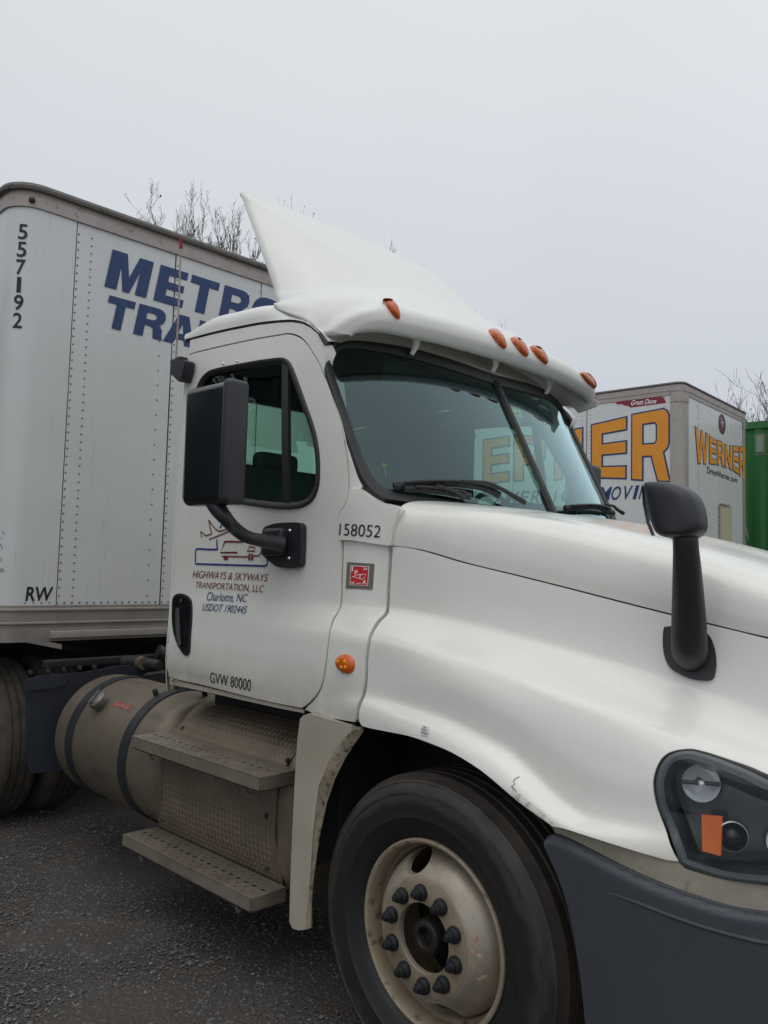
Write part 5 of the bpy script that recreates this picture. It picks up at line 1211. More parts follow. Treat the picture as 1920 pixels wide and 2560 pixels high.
head = MB().bm(bm, (ml[0]+hw_/2, -1.352, zc), Matrix.Rotation(ang_, 3, 'Z')).build('door_mirror', mat('glossy_black_shell', (0.010, 0.011, 0.014), 0.24, 0, .4, dirt=(22, (0.07, .07, .08), .68, .78, (1, 1, .3))), tk, True, 60, label='tall black door mirror')
bm = rbox(.055, .108, zh, .024); MB().bm(bm, (e1[0]+0.006, -1.352, zc+.002), Matrix.Rotation(ang_, 3, 'Z')).build('mirror_cowl', BLACK, head, True, 60)
MB().bm(_cube((.004, .08, zh*.86)), (ml[0]-0.004, -1.352, zc), Matrix.Rotation(ang_, 3, 'Z')).build('mirror_glass', CHROME, head)
arm = [at(462, 1078, y=-1.345), at(472, 1100, y=-1.345), at(492, 1125, y=-1.32), at(508, 1142, y=-1.27), at(530, 1158, y=-1.22), at(556, 1166, y=-1.17), at(590, 1172, y=-1.10), at(610, 1176, y=-1.06)]
AR = catmull(arm, 4); ra = np.interp(np.linspace(0, 1, len(AR)), [0, .15, .3, .7, 1], [.042, .034, .027, .027, .034])
MB().tube([tuple(p) for p in AR], list(ra), 14).build('mirror_arm', BLACK, head)
bo_ = SX([(582, 1143), (590, 1137), (612, 1131), (650, 1129), (660, 1133), (663, 1145), (661, 1212), (657, 1223), (646, 1227), (614, 1226), (596, 1214), (580, 1200), (577, 1188), (578, 1160)])
mbp = panel('mirror_bracket', rnd(bo_, 3), dsurf, BLACK, head, (), .02, .03, lift=.034, roll=.012)
bc = side(*sx(613, 1172))[0]; MB().bm(rbox(.13, .07, .12, .018), tuple(bc+np.array([-.01, -.03, 0])), None).build('mirror_hinge', BLACK, head, True, 60)
for q in ((640, 1147), (638, 1207)):
    p, n = side(*sx(*q)); MB().bm((lambda z: (bmesh.ops.create_uvsphere(z, u_segments=10, v_segments=8, radius=.008), z)[1])(bmesh.new()), p+n*.034).build('bolt', CHROME, mbp)
# far door mirror
MB().bm(rbox(.20, .14, zh, .03), (-.93, 1.36, zc-.03)).build('far_door_mirror', BLACK, tk, True, 60)
MB().tube([(-.93, 1.34, zc-.28), (-.8, 1.25, 1.85), (-.62, 1.05, 1.80)], [.03, .026, .03], 10).build('far_mirror_arm', BLACK, tk)
MB().bm(rbox(.10, .10, .16, .02), (-.62, 1.03, 1.80)).build('mirror_bracket', BLACK, tk)
# ---- hood mirror
hp = SX([(1436, 1358), (1444, 1354), (1462, 1353), (1508, 1362), (1530, 1370), (1542, 1392), (1548, 1425), (1545, 1458), (1534, 1470), (1505, 1469), (1478, 1461), (1450, 1444), (1438, 1420), (1434, 1390)])
hm = panel('hood_mirror', rnd(hp, 3), dsurf, BLACK, tk, (), .02, .02, lift=.012, roll=.006, label='black hood mirror on a stalk')
HMY = -1.02
h0 = side(*sx(1490, 1420))[0]; st_ = [h0+np.array([0, .01, 0]), at(1489, 1400, y=float(h0[1])-.045), at(1488, 1340, y=float(h0[1])-.075), at(1485, 1250, y=-.985), at(1481, 1175, y=HMY), at(1480, 1155, y=HMY)]
ST = catmull(st_, 5); rr_ = np.interp(np.linspace(0, 1, len(ST)), [0, .2, .4, .75, .9, 1], [.048, .050, .047, .034, .033, .048])
MB().tube([tuple(p) for p in ST], list(rr_), 18).build('mirror_stalk', BLACK, hm)
# head: loft of rounded sections along the vertical, traced left and right outline
secs = [(1042, 1404, 1436), (1044, 1400, 1462), (1055, 1399, 1490), (1075, 1401, 1511), (1100, 1406, 1519), (1125, 1412, 1523), (1145, 1420, 1522), (1158, 1430, 1512), (1164, 1450, 1494)]
V = []; K = 20
for i, (py, xl, xr_) in enumerate(secs):
    A_, B_ = at(xl, py, y=HMY), at(xr_, py, y=HMY); c = 0.5*(A_+B_); wdt = np.linalg.norm(B_-A_)/2; vd = c-CAM; vd[2] = 0; vd /= np.linalg.norm(vd); lt = np.array([-vd[1], vd[0], 0])*-1
    lt = (B_-A_)/np.linalg.norm(B_-A_); dd = np.array([-lt[1], lt[0], 0]); sc_ = wdt*0.9/np.linalg.norm([lt[0], lt[1]])
    for k in range(K):
        t = 2*math.pi*k/K; e_ = 0.7; cx_, sy_ = math.copysign(abs(math.cos(t))**e_, math.cos(t)), math.copysign(abs(math.sin(t))**e_, math.sin(t))
        V.append(tuple(c+lt*wdt*cx_+dd*0.062*min(1, wdt/0.05)*sy_+np.array([0, 0, 0])))
F_ = [(i*K+k, i*K+(k+1) % K, (i+1)*K+(k+1) % K, (i+1)*K+k) for i in range(len(secs)-1) for k in range(K)]+[tuple(range(K)), tuple((len(secs)-1)*K+k for k in range(K))[::-1]]
o = fixn(mesh('mirror_head', V, F_, BLACK, hm, True, 60)); mo = o.modifiers.new('smooth', 'SUBSURF'); mo.levels = 2; mo.render_levels = 2
gl_ = [at(*q, y=HMY+.0) for q in ((1400, 1050), (1402, 1090), (1410, 1130), (1421, 1158))]
fixn(mesh('mirror_glass', [tuple(p+np.array([-.004, -.03, 0])) for p in gl_]+[tuple(p+np.array([-.006, .05, 0])) for p in gl_], [(i, i+1, 4+i+1, 4+i) for i in range(3)], CHROME, hm, True))
# pressure sticker and fender scuff
g = sq([(909.5, 1588), (926, 1592), (928, 1571), (911.5, 1566)]); ps = panel('pressure_sticker', g, dsurf, mat('pale_sticker', (.62, .62, .60), .5), fender, (), 0, .0006, lift=.002, roll=.0002)
for t_x, q in (('105psi', (.05, .12, .95, .42)), ('PRESSURE', (.08, .52, .80, .68)), ('TIRE', (.25, .75, .65, .92))):
    lettering('sticker_lettering', t_x, [tuple(quadmap(g, np.array([[u, v]]))[0]) for u, v in ((q[0], q[1]), (q[2], q[1]), (q[2], q[3]), (q[0], q[3]))], dsurf, INK, ps, 0.005, lift=.003)
v, f = strokes([SX([(1104, 1700), (1112, 1694), (1109, 1687), (1114, 1682), (1119, 1679)]), SX([(1106, 1700), (1112, 1705), (1115, 1711)])], 0.0018); flat('paint_crack', v, f, side, INK, fender, .002, None, 0)
sc = SX([(1107, 1703), (1118, 1712), (1132, 1722), (1150, 1738), (1168, 1752), (1185, 1766), (1196, 1778), (1188, 1780), (1172, 1768), (1150, 1752), (1130, 1737), (1112, 1722), (1105, 1712)])
mscf = mat('scraped_patch', (.70, .69, .65), .7, dirt=(45, (.28, .25, .21), .48, .66))
v, f, _ = cdt(np.array(sc), (), 0); flat('scuff_patch', v, f, side, mscf, fender, .0015, None, .02)
# ================================================================== WHEELS
def front_wheel(cy, s):
    """s=-1 near side"""
    c = (0.0, 0.0, 0.5); Y = lambda y: s*(-y) if s > 0 else y
    sg = 1 if s < 0 else -1
    P = lambda pr: [(r, y*sg) for r, y in pr]
    tp = [(.287, -1.060), (.293, -1.078), (.300, -1.086), (.312, -1.092), (.318, -1.098), (.326, -1.103), (.3335, -1.1065), (.352, -1.115), (.372, -1.1215), (.3735, -1.1228), (.376, -1.1230), (.378, -1.1225), (.402, -1.1265), (.430, -1.1270), (.448, -1.1235), (.4495, -1.1255), (.456, -1.124), (.458, -1.1205), (.472, -1.113), (.484, -1.101), (.4855, -1.103), (.492, -1.0985), (.493, -1.093), (.501, -1.080), (.507, -1.066)]
    for k in range(5): y = -1.062+k*.047; tp += [(.5105, y), (.5115, y+.031), (.5015, y+.034), (.5015, y+.041)]
    tp += [(.511, -.826), (.505, -.812), (.48, -.79), (.43, -.775), (.36, -.79), (.29, -.82)]
    tyre = fixn(MB().lathe(P(tp), c, 'y', 144).build('tyre', TYRE2, tk, True, 28, label='front tyre' if s < 0 else None))
    rp = [(.2835, -1.05), (.2855, -1.085), (.292, -1.096), (.300, -1.099), (.304, -1.095), (.3045, -1.087), (.299, -1.08), (.292, -1.06), (.288, -0.98), (.29, -.85), (.27, -.85)]
    rp = [(.262, -.90), (.266, -1.000), (.2715, -1.020), (.2790, -1.030), (.2810, -1.060), (.2825, -1.083), (.288, -1.0945), (.296, -1.0985), (.3025, -1.0955), (.3035, -1.088), (.298, -1.080), (.293, -1.06), (.29, -.98), (.29, -.84), (.262, -.84)]
    rim = fixn(MB().lathe(P(rp), c, 'y', 96, True).build('rim', RIMB, tyre, True, 32))
    dp = [(.2640, -.985), (.2638, -1.000), (.2615, -1.018), (.255, -1.038), (.244, -1.060), (.228, -1.082), (.209, -1.102), (.194, -1.114), (.185, -1.1185), (.180, -1.1190), (.110, -1.1190), (.108, -1.117), (.108, -1.100), (.18, -1.100), (.205, -1.085), (.236, -1.045), (.2535, -1.00), (.254, -.985)]
    disc = fixn(MB().lathe(P(dp), c, 'y', 128, True).build('wheel_disc', RIM, tyre, True, 40))
    # two hand holes
    ph = rad(107)
    for a in (ph, ph+math.pi*0.995):
        bm = bmesh.new(); bmesh.ops.create_cone(bm, cap_ends=True, segments=28, radius1=1, radius2=1, depth=.3)
        rot = Matrix.Rotation(-a+math.pi/2, 3, 'Y') @ Matrix.Rotation(rad(90), 3, 'X')
        for v_ in bm.verts: v_.co = Vector((v_.co.x*.050, v_.co.y*.034, v_.co.z))
        bm.transform(rot.to_4x4()); m_ = bpy.data.meshes.new('cut'); bm.to_mesh(m_); bm.free(); co = bpy.data.objects.new('cut', m_); COL.objects.link(co)
        co.location = (.2265*math.cos(a), sg*-1.08, .5+.2265*math.sin(a)); bpy.context.view_layer.update()
        md = disc.modifiers.new('hole', 'BOOLEAN'); md.operation = 'DIFFERENCE'; md.object = co; md.solver = 'EXACT'
        bpy.context.view_layer.update(); dgx = bpy.context.evaluated_depsgraph_get(); nm = bpy.data.meshes.new_from_object(disc.evaluated_get(dgx)); disc.modifiers.clear(); disc.data = nm
        bpy.data.objects.remove(co)
    disc.data.materials.clear(); disc.data.materials.append(RIM)
    disc.data.polygons.foreach_set('use_smooth', [True]*len(disc.data.polygons)); disc.data.set_sharp_from_angle(angle=rad(35))
    # dusty bolt flange, slightly proud
    fl = fixn(MB().lathe(P([(.1085, -1.119), (.1090, -1.1225), (.1770, -1.1225), (.1815, -1.1205), (.1828, -1.118)]), c, 'y', 96).build('bolt_flange', RIMF, tyre, True, 30))
    well = fixn(MB().lathe(P([(.262, -.86), (.05, -.86)]), c, 'y', 40).build('brake_drum', HUB, tyre, True))
    # hub
    hp_ = [(.105, -.98), (.104, -1.050), (.100, -1.060), (.088, -1.062), (.075, -1.068), (.072, -1.100), (.070, -1.112), (.060, -1.122), (.030, -1.124), (.0005, -1.120)]
    hub = fixn(MB().lathe(P([(.1075, -.95), (.104, -1.005), (.088, -1.018), (.066, -1.024), (.060, -1.035), (.057, -1.100), (.053, -1.112), (.046, -1.116), (.034, -1.116), (.031, -1.112), (.030, -1.085), (.0005, -1.085)]), c, 'y', 48).build('hub', HUB, tyre, True, 35))
    for k in range(6):
        a = k*math.pi/3+.3; MB().lathe([(.0005, sg*-.012), (.008, sg*-.012), (.009, 0)], (.080*math.cos(a), sg*-1.020, .5+.080*math.sin(a)), 'y', 6).build('hub_bolt', NUT, hub, False)
    for k in range(10):
        a = 2.9044+k*math.pi/5; q = (.14288*math.cos(a), 0, .5+.14288*math.sin(a))
        pr = [(.0005, -1.168), (.0090, -1.168), (.0100, -1.166), (.0105, -1.158), (.0150, -1.157), (.0165, -1.154), (.0175, -1.140), (.0245, -1.136), (.0268, -1.130), (.0268, -1.1225)]
        fixn(MB().lathe(P(pr), q, 'y', 18).build('wheel_nut', NUT, tyre, True, 30))
    if s < 0:
        def dsc(x, z):
            r = math.hypot(x, z-.5); y = float(np.interp(r, [.181, .192, .206, .224, .240, .252, .26], [-1.1195, -1.115, -1.104, -1.0855, -1.065, -1.043, -1.018])); return np.array([x, y, z]), np.array([.3*x/max(r, .01), -1, .3*(z-.5)/max(r, .01)])/1.05
        for pts in ([(.184, 24), (.196, 21), (.212, 18), (.213, 14), (.203, 13), (.198, 17), (.190, 20)], [(.184, 11), (.200, 7), (.216, 4), (.222, -1), (.219, -3), (.213, 1), (.200, 4), (.188, 8)], [(.192, -3), (.202, -4), (.203, -9), (.199, -13), (.198, -8)], [(.222, -13), (.232, -12), (.228, -15), (.214, -18)], [(.187, 118), (.192, 117), (.192, 104), (.188, 103)]):
            pp = [(r*math.cos(rad(a)), .5+r*math.sin(rad(a))) for r, a in pts]; pp = rnd(pp, 3); v, f, _ = cdt(np.array(pp), (), 0); flat('rust_streak', v, f, dsc, RUST, tyre, .0012, None, .01)
    return tyre
front_wheel(-1.1, -1); front_wheel(1.1, 1)
# axle, brake, dark inner fender and engine mass
MB().tube([(0, -.9, .5), (0, -.4, .44), (0, .4, .44), (0, .9, .5)], .06, 10).build('front_axle', FRAME, tk)
v, f, _, _ = loft([[(-.62, y, .55), (-.60, y, .95), (-.38, y, 1.16), (0, y, 1.26), (.36, y, 1.16), (.58, y, .92), (.64, y, .6)] for y in (-1.07, -.85, -.60, -.56)], 2, 5); mesh('wheel_well_liner', v, f, DARK, tk, True)
v, f, _, _ = loft([[(x, -.58, z) for x in (-.75, -.3, .1, .5, 1.2)] for z in (.45, .8, 1.2, 1.6)], 2, 2); mesh('engine_side_liner', v, f, DARK, tk, True)
v, f, _, _ = loft([[(x, .58, z) for x in (-.75, -.3, .1, .5, 1.2)] for z in (.45, .8, 1.2, 1.6)], 2, 2); mesh('engine_side_liner', v, f, DARK, tk, True)
for s in (-1, 1): slab('frame_rail', (-2.6, s*.43, .88), (7.2, .08, .27), FRAME, .006)
slab('bulkhead', (-.62, 0, 1.0), (.04, 1.9, .9), DARK, .005); slab('crossmember', (-2.5, 0, .85), (.1, .8, .2), FRAME, .005)
slab('under_cab_beam', (-1.25, 0, 1.02), (1.1, 1.5, .10), DARK, .01); slab('gearbox', (-1.5, 0, .75), (1.2, .5, .5), FRAME, .1)
for x in (-3.95, -5.27):
    for s in (-1, 1):
        for y in (1.20, .86): wheel_simple('tyre', (x, s*y, .515), tk, s, .515, .27)
    MB().tube([(x, -1.0, .515), (x, 1.0, .515)], .09, 12).build('drive_axle', FRAME, tk)
slab('fifth_wheel', (-4.6, 0, 1.10), (1.0, .95, .06), FRAME, .01)
slab('far_tank', (-2.35, .80, .62), (1.3, .6, .6), TANK, .15)
# ---- skirt panel behind the front wheel
def skp(pts, y): return [at(a, b, y=y) for a, b in pts]
so = [(648, 1553), (656, 1545), (668, 1541), (700, 1551), (735, 1561), (760, 1567), (786, 1572), (784, 1582), (765, 1608), (745, 1640), (724, 1682), (706, 1735), (694, 1790), (684, 1850), (676, 1910), (673, 1960), (672, 2004), (660, 2013), (645, 2010), (625, 1992), (626, 1940), (629, 1850), (633, 1760), (637, 1680), (642, 1600)]
SKY = lambda x, z: -1.115+0.02*max(0, (x+.30)/.4)*0-0.03*max(0, z-.9)*0+0.012*((z-.7)/.4)**2
CRP = [at(q[0], q[1], y=-1.11) for q in ((662, 2004), (662, 1979), (672, 1880), (678, 1792), (690, 1698), (712, 1645), (737, 1604), (760, 1575))]; CRZ = [p[2] for p in CRP]; CRX = [p[0] for p in CRP]
def ssurf(a, b):
    # crease where the panel turns in towards the wheel
    xc = float(np.interp(b, CRZ, CRX)); y = SKY(a, b); g_ = 0.0
    if a > xc: y += 1.6*(a-xc); g_ = 1.6
    fr = -.715
    if a < fr+.03: y += .6*(fr+.03-a)
    n = np.array([g_, -1.0, .05]); return np.array([a, y, b]), n/np.linalg.norm(n)
def spx(px, py):
    y = -1.1
    for _ in range(40): p = at(px, py, y=y); y = .5*y+.5*ssurf(p[0], p[2])[0][1]
    return float(p[0]), float(p[2])
SKD = mat('dusty_white_skirt', (.43, .39, .32), .45, 0, .15, var=(4, (.35, .315, .25), .35, .7), dirt=(30, (.22, .18, .13), .70, .82, (1, 1, .45)), zdirt=(.2, 1.5, (.36, .31, .24), .35))
SKF = mat('mud_splashed_fold', (.33, .28, .20), .65, 0, 0, var=(7, (.22, .18, .12), .35, .65), dirt=(50, (.06, .05, .035), .50, .66, (1, 1, .6)))
crz = [(662, 2008), (662, 1979), (672, 1880), (678, 1792), (690, 1698), (712, 1645), (737, 1604), (762, 1576)]
so_l = [(648, 1553), (656, 1545), (668, 1541), (700, 1551), (735, 1561), (755, 1566)]+[(x-1, y) for x, y in crz[::-1]]+[(645, 2010), (625, 1992), (626, 1940), (629, 1850), (633, 1760), (637, 1680), (642, 1600)]
so_r = [(763, 1570), (786, 1572), (784, 1582), (765, 1608), (745, 1640), (724, 1682), (706, 1735), (694, 1790), (684, 1850), (676, 1910), (673, 1960), (672, 2004)]+crz
panel('wheel_skirt', [spx(*q) for q in so_l], ssurf, SKD, tk, (), .02, .03, roll=.006, label='dusty white skirt behind the front wheel')
panel('skirt_fold', [spx(*q) for q in so_r], ssurf, SKF, tk, (), .02, .03, roll=.003, label='mud splashed inner fold of the skirt')
v = [at(q[0], q[1], y=-1.09) for q in ((650, 1540), (700, 1549), (780, 1569), (790, 1566))]
# ---- tread plate box and steps
def prof(t):   # profile of the cover in (y,z), t 0 bottom..1 top
    return None
pp = [(-.93, .33), (-.985, .45), (-1.000, .60), (-.995, .72), (-.975, .82), (-.93, .90), (-.85, .962), (-.76, .99)]
PP = catmull(pp, 8); PL = np.concatenate([[0], np.cumsum([np.hypot(*(PP[i+1]-PP[i])) for i in range(len(PP)-1)])]); PPn = np.array(PP)
def psurf(a, b):
    """a = x, b = length along the profile from the bottom"""
    y = float(np.interp(b, PL, PPn[:, 0])); z = float(np.interp(b, PL, PPn[:, 1])); y2 = float(np.interp(b+.01, PL, PPn[:, 0])); z2 = float(np.interp(b+.01, PL, PPn[:, 1])); y1 = float(np.interp(b-.01, PL, PPn[:, 0])); z1 = float(np.interp(b-.01, PL, PPn[:, 1]))
    t = np.array([y2-y1, z2-z1]); t /= max(1e-9, np.hypot(*t)); return np.array([a, y, z]), np.array([0, -t[1], t[0]])
b_step = float(np.interp(.84, PPn[:, 1], PL)); PLm = PL[-1]
xl, xr2 = -1.945, -.955
low_o = [(xl+.02, .0), (xr2-.0, .0), (xr2+.005, b_step*.5), (xr2-.005, b_step-.05), (xr2-.03, b_step), (xl+.03, b_step), (xl, b_step-.03), (xl, b_step*.5)]
up_o = [(xl+.10, b_step+.012), (xr2+.02, b_step+.012), (xr2+.03, PLm-.10), (xr2+.03, PLm), (xl+.28, PLm), (xl+.22, PLm-.02)]
o1 = panel('tread_plate', low_o, psurf, PLATE, tk, (), .04, .01, roll=.002); o2 = panel('tread_plate', up_o, psurf, PLATE, tk, (), .04, .01, lift=.004, roll=.002)
# raised lozenges on the plates
def lozenges(outl, par, lift):
    mb = MB(); P = np.array(outl); pit = .030; i = 0; b = .012
    while b < PLm:
        a = xl+.012+(i % 2)*pit*.5; j = 0
        while a < xr2+.05:
            if inside(poly_offset(P, -.010), np.array([a]), np.array([b]))[0]:
                p, n = psurf(a, b); t = np.cross(n, [1, 0, 0]); s_ = 1 if (i) % 2 == 0 else -1; u = np.array([1, 0, 0])*.5*s_+t*.86; u /= np.linalg.norm(u); w_ = np.cross(n, u); p = p+n*lift
                mb.add([p+u*.0115, p+w_*.0034+u*.003, p-u*.0115, p-w_*.0034-u*.003, p+n*.0024+u*.005, p+n*.0024-u*.005], [(0, 1, 4), (1, 2, 5, 4), (2, 3, 5), (3, 0, 4, 5)])
            a += pit
        b += .0148; i += 1
    mb.build('raised_pattern', PLATE, par, False, None, kind='stuff')
lozenges(low_o, o1, 0.0); lozenges(up_o, o2, .004)
# end casing to the right of the plate, rounded; dark box behind
v, f, _, _ = loft([[(x, float(y_)+dy, float(z_)) for y_, z_ in pp] for x, dy in ((-1.93, .03), (-1.4, .02), (-.95, .018), (-.90, .022), (-.855, .045), (-.835, .09), (-.83, .3))], 3, 6); fixn(mesh('box_casing', v, f, PLATE, tk, True))
v, f, _, _ = loft([[(-1.93, -.90, .33), (-1.93, -.96, .6), (-1.93, -.93, .85), (-1.93, -.80, .95)], [(-1.94, -.5, .33), (-1.94, -.5, .6), (-1.94, -.5, .85), (-1.94, -.5, .95)]], 2, 4); mesh('box_end', v, f, DARK, tk, True)
slab('box_bottom', (-1.4, -.66, .33), (1.05, .5, .03), DARK, .005)
for px_, py_ in ((458, 1822-0), (447, 1840)): pass
cB = cp(300, 1640, 600)
def ppx(px, py):
    y = -.98
    for _ in range(40):
        p = at(px, py, y=y); b = float(np.interp(p[2], PPn[:, 1], PL)); y = float(np.interp(b, PL, PPn[:, 0]))
    return float(p[0]), b
for q in cB([(436, 500), (1158, 722), (296, 822), (1017, 1106), (1018, 1462), (294, 1130)]):
    p, n = psurf(*ppx(*q)); MB().tube([tuple(p), tuple(p+n*.010)], [.012, .009], 8).build('bolt', HOSE, o1)
# step treads with punched holes
def step(x0, x1, ytop, yout, z, rows, par=tk):
    yo, yi = yout, ytop
    holes = []; n1 = int((x1-x0-.08)/.0565)
    for k in range(n1+1):
        x = x0+.045+k*.0565; holes.append([(x+.0155*math.cos(t), (yo+yi)/2+.004+.0095*math.sin(t)) for t in np.linspace(0, 2*math.pi, 13)[:-1]])
    for r_, yy in ((.0062, yo+.030), (.0062, yo+.062), (.0062, yi-.030), (.0062, yi-.058)):
        for k in range(n1): 
            x = x0+.045+(k+.5 if abs(yy-yo-.030) > .001 and abs(yy-yi+.030) > .001 else k+.0)*.0565+.012; 
            if x < x1-.02: holes.append([(x+r_*1.25*math.cos(t), yy+r_*math.sin(t)) for t in np.linspace(0, 2*math.pi, 9)[:-1]])
    pl_ = panel('step_tread', [(x0, yo), (x1, yo), (x1, yi), (x0, yi)], lambda a, b: (np.array([a, b, z]), np.array([0, 0, 1.0])), STEP, par, holes, 0.04, .003, roll=.001)
    H_ = .052
    MB().box(((x0+x1)/2, yo+.0015, z-H_/2-.001), (x1-x0, .003, H_)).box(((x0+x1)/2, yo+.01, z-H_), (x1-x0, .02, .003)).build('step_lip', STEP, pl_)
    MB().box((x1-.0015, (yo+yi)/2, z-H_/2-.0035), (.003, yi-yo-.004, H_)).build('step_end', STEP, pl_); MB().box((x0+.0015, (yo+yi)/2, z-H_/2-.0035), (.003, yi-yo-.004, H_)).build('step_end', STEP, pl_)
    mb = MB().box(((x0+x1)/2, yi-.002, z-.03), (x1-x0, .003, .05)); mb.build('step_back', STEP, pl_)
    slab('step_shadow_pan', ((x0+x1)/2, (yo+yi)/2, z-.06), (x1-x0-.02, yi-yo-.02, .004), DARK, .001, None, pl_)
    for x in (x0+.14, x1-.12):
        MB().tube([(x, yi+.02, z-.055), (x, yo+.05, z-.058), (x, yo+.02, z-.075), (x, yo+.035, z-.095)], .010, 6).build('step_bracket', STEP, pl_)
    return pl_
step(-1.862, -.838, -.972, -1.172, .858, 3)
step(-1.955, -.905, -.960, -1.143, .366, 3)
# ---- fuel tank with straps
TC = (-.735, .665); TR = .345
def tank_prof():
    return [(.0005, -3.02), (.15, -3.015), (.26, -2.995), (.315, -2.96), (TR-.005, -2.93), (TR, -2.90), (TR, -1.93), (TR-.006, -1.90), (.318, -1.865), (.27, -1.835), (.16, -1.81), (.0005, -1.80)]
tank = fixn(MB().lathe([(r, x) for r, x in tank_prof()], (0, TC[0], TC[1]), 'x', 96).build('fuel_tank', TANK, tk, True, 30, label='dusty round fuel tank'))
for xc in (-2.735, -2.115):
    fixn(MB().lathe([(TR+.001, -.040), (TR+.008, -.038), (TR+.008, .038), (TR+.001, .040)], (xc, TC[0], TC[1]), 'x', 96).build('tank_strap', STRAP, tank, True, 30))
    MB().tube([(xc, TC[0]+.12, TC[1]+TR+.012), (xc+.0, TC[0]+.30, TC[1]+TR+.012), (xc, TC[0]+.62, TC[1]+TR+.03)], .010, 6).tube([(xc+.035, TC[0]+.08, TC[1]+TR+.010), (xc+.035, TC[0]+.62, TC[1]+TR+.03)], .007, 6).build('strap_rod', HOSE, tank)
def tks(a, b):   # a: x, b: angle from top towards the near side
    n = np.array([0, -math.sin(b), math.cos(b)]); return np.array([a, TC[0], TC[1]])+n*TR, n
p, n = tks(-2.545, rad(47)); q = Vector(n).to_track_quat('Z', 'X').to_matrix()
mb = MB(); prc = [(.0005, .062), (.035, .062), (.040, .056), (.050, .054), (.053, .050), (.053, .022), (.046, .018), (.044, -.01)]
vv_ = MB().lathe(prc, (0, 0, 0), 'z', 36); mb.add([tuple(q @ Vector(v) + Vector(p)) for v in vv_.v], vv_.f); cap = fixn(mb.build('tank_cap', mat('worn_cap_metal', (.22, .21, .19), .4, .6, dirt=(30, (.08, .07, .06), .5, .7)), tank, True, 30))
vv_ = MB().box((0, 0, .067), (.085, .016, .012)); MB().add([tuple(q @ Vector(v) + Vector(p)) for v in vv_.v], vv_.f).build('cap_handle', MATS['worn_cap_metal'], cap)
p, n = tks(-2.18, rad(22)); MB().tube([tuple(p), tuple(p+n*.035)], [.016, .014], 8).build('tank_fitting', HOSE, tank)
g = [(-2.44, rad(46)), (-2.25, rad(46)), (-2.25, rad(40)), (-2.44, rad(40))]
v, f, _ = cdt(np.array(g), (), 0); rd = flat('tank_label', v, f, tks, mat('faded_red_label', (.28, .035, .03), .6, dirt=(60, (.24, .19, .14), .5, .62)), tank, .0015, None, .02)
lettering('label_lettering', 'DIESEL FUEL ONLY', [(-2.425, rad(44.8)), (-2.265, rad(44.8)), (-2.265, rad(41.4)), (-2.425, rad(41.4))], tks, mat('dull_pink_print', (.42, .22, .19), .7), rd, .0, lift=.0025)
# ---- quarter fender between tank and drive tyres
v, f, _, _ = loft([[(-3.12, -1.05, 1.00), (-3.12, -1.06, .90), (-3.13, -1.06, .70), (-3.14, -1.055, .46)], [(-2.98, -1.08, 1.01), (-2.97, -1.09, .93), (-2.99, -1.09, .70), (-3.00, -1.08, .46)], [(-2.88, -.98, 1.04), (-2.86, -.98, .96), (-2.88, -.98, .70), (-2.90, -.98, .47)], [(-2.9, -.5, 1.10), (-2.9, -.5, 1.02), (-2.92, -.5, .7), (-2.94, -.5, .47)]], 4, 4)
qf = mesh('quarter_fender', v, f, MUDF, tk, True)
qpx = [(57, 1478), (66, 1467), (110, 1458), (160, 1455), (215, 1447), (262, 1438), (300, 1440), (330, 1450), (330, 1600), (230, 1640), (140, 1662), (78, 1670), (64, 1664), (60, 1640), (58, 1560)]
def qs(a, b): return np.array([a, -.62-0.62*(-2.75-a)*0.85, b]), np.array([.47, -.88, 0])
def qx(px, py):
    x = -3.0
    # plane through (x,y): y = -.62 -.527*(-2.75-x)
    nrm = np.array([.527, -1.0, 0]); O = np.array([-3.13, -1.02, 0]); nrm = np.array([1.0, -.22, 0.0]); v = vray(px, py); t = np.dot(O-CAM, nrm)/np.dot(v, nrm); P = CAM+v*t; return float(P[1]), float(P[2])
def qsf(a, b): nrm = np.array([1.0, -.22, 0]); nrm /= np.linalg.norm(nrm); return np.array([-3.13+.22*(a+1.02), a, b]), nrm
bpy.data.objects.remove(qf)
qf = panel('quarter_fender', rnd([qx(*q) for q in qpx], 3), qsf, MUDF, tk, (), .05, .03, roll=.01)
c9 = cp(0, 1600, 420)
o_ = [qx(*q) for q in c9([(255, 395), (300, 372), (420, 350), (560, 345), (640, 360), (655, 400), (630, 440), (500, 470), (340, 490), (262, 500), (248, 450)])]
panel('fender_crease', rnd(o_, 3), qsf, MUDF, qf, (), .04, .02, lift=.022, roll=.012)
for q in c9([(300, 318), (475, 303), (630, 292), (783, 276), (930, 268)]):
    p, n = qsf(*qx(*q)); MB().tube([tuple(p), tuple(p+n*.02)], [.016, .012], 8).build('bolt', HOSE, qf)
slab('fender_bracket', (-3.2, -.6, 1.06), (.06, .9, .05), FRAME, .01)
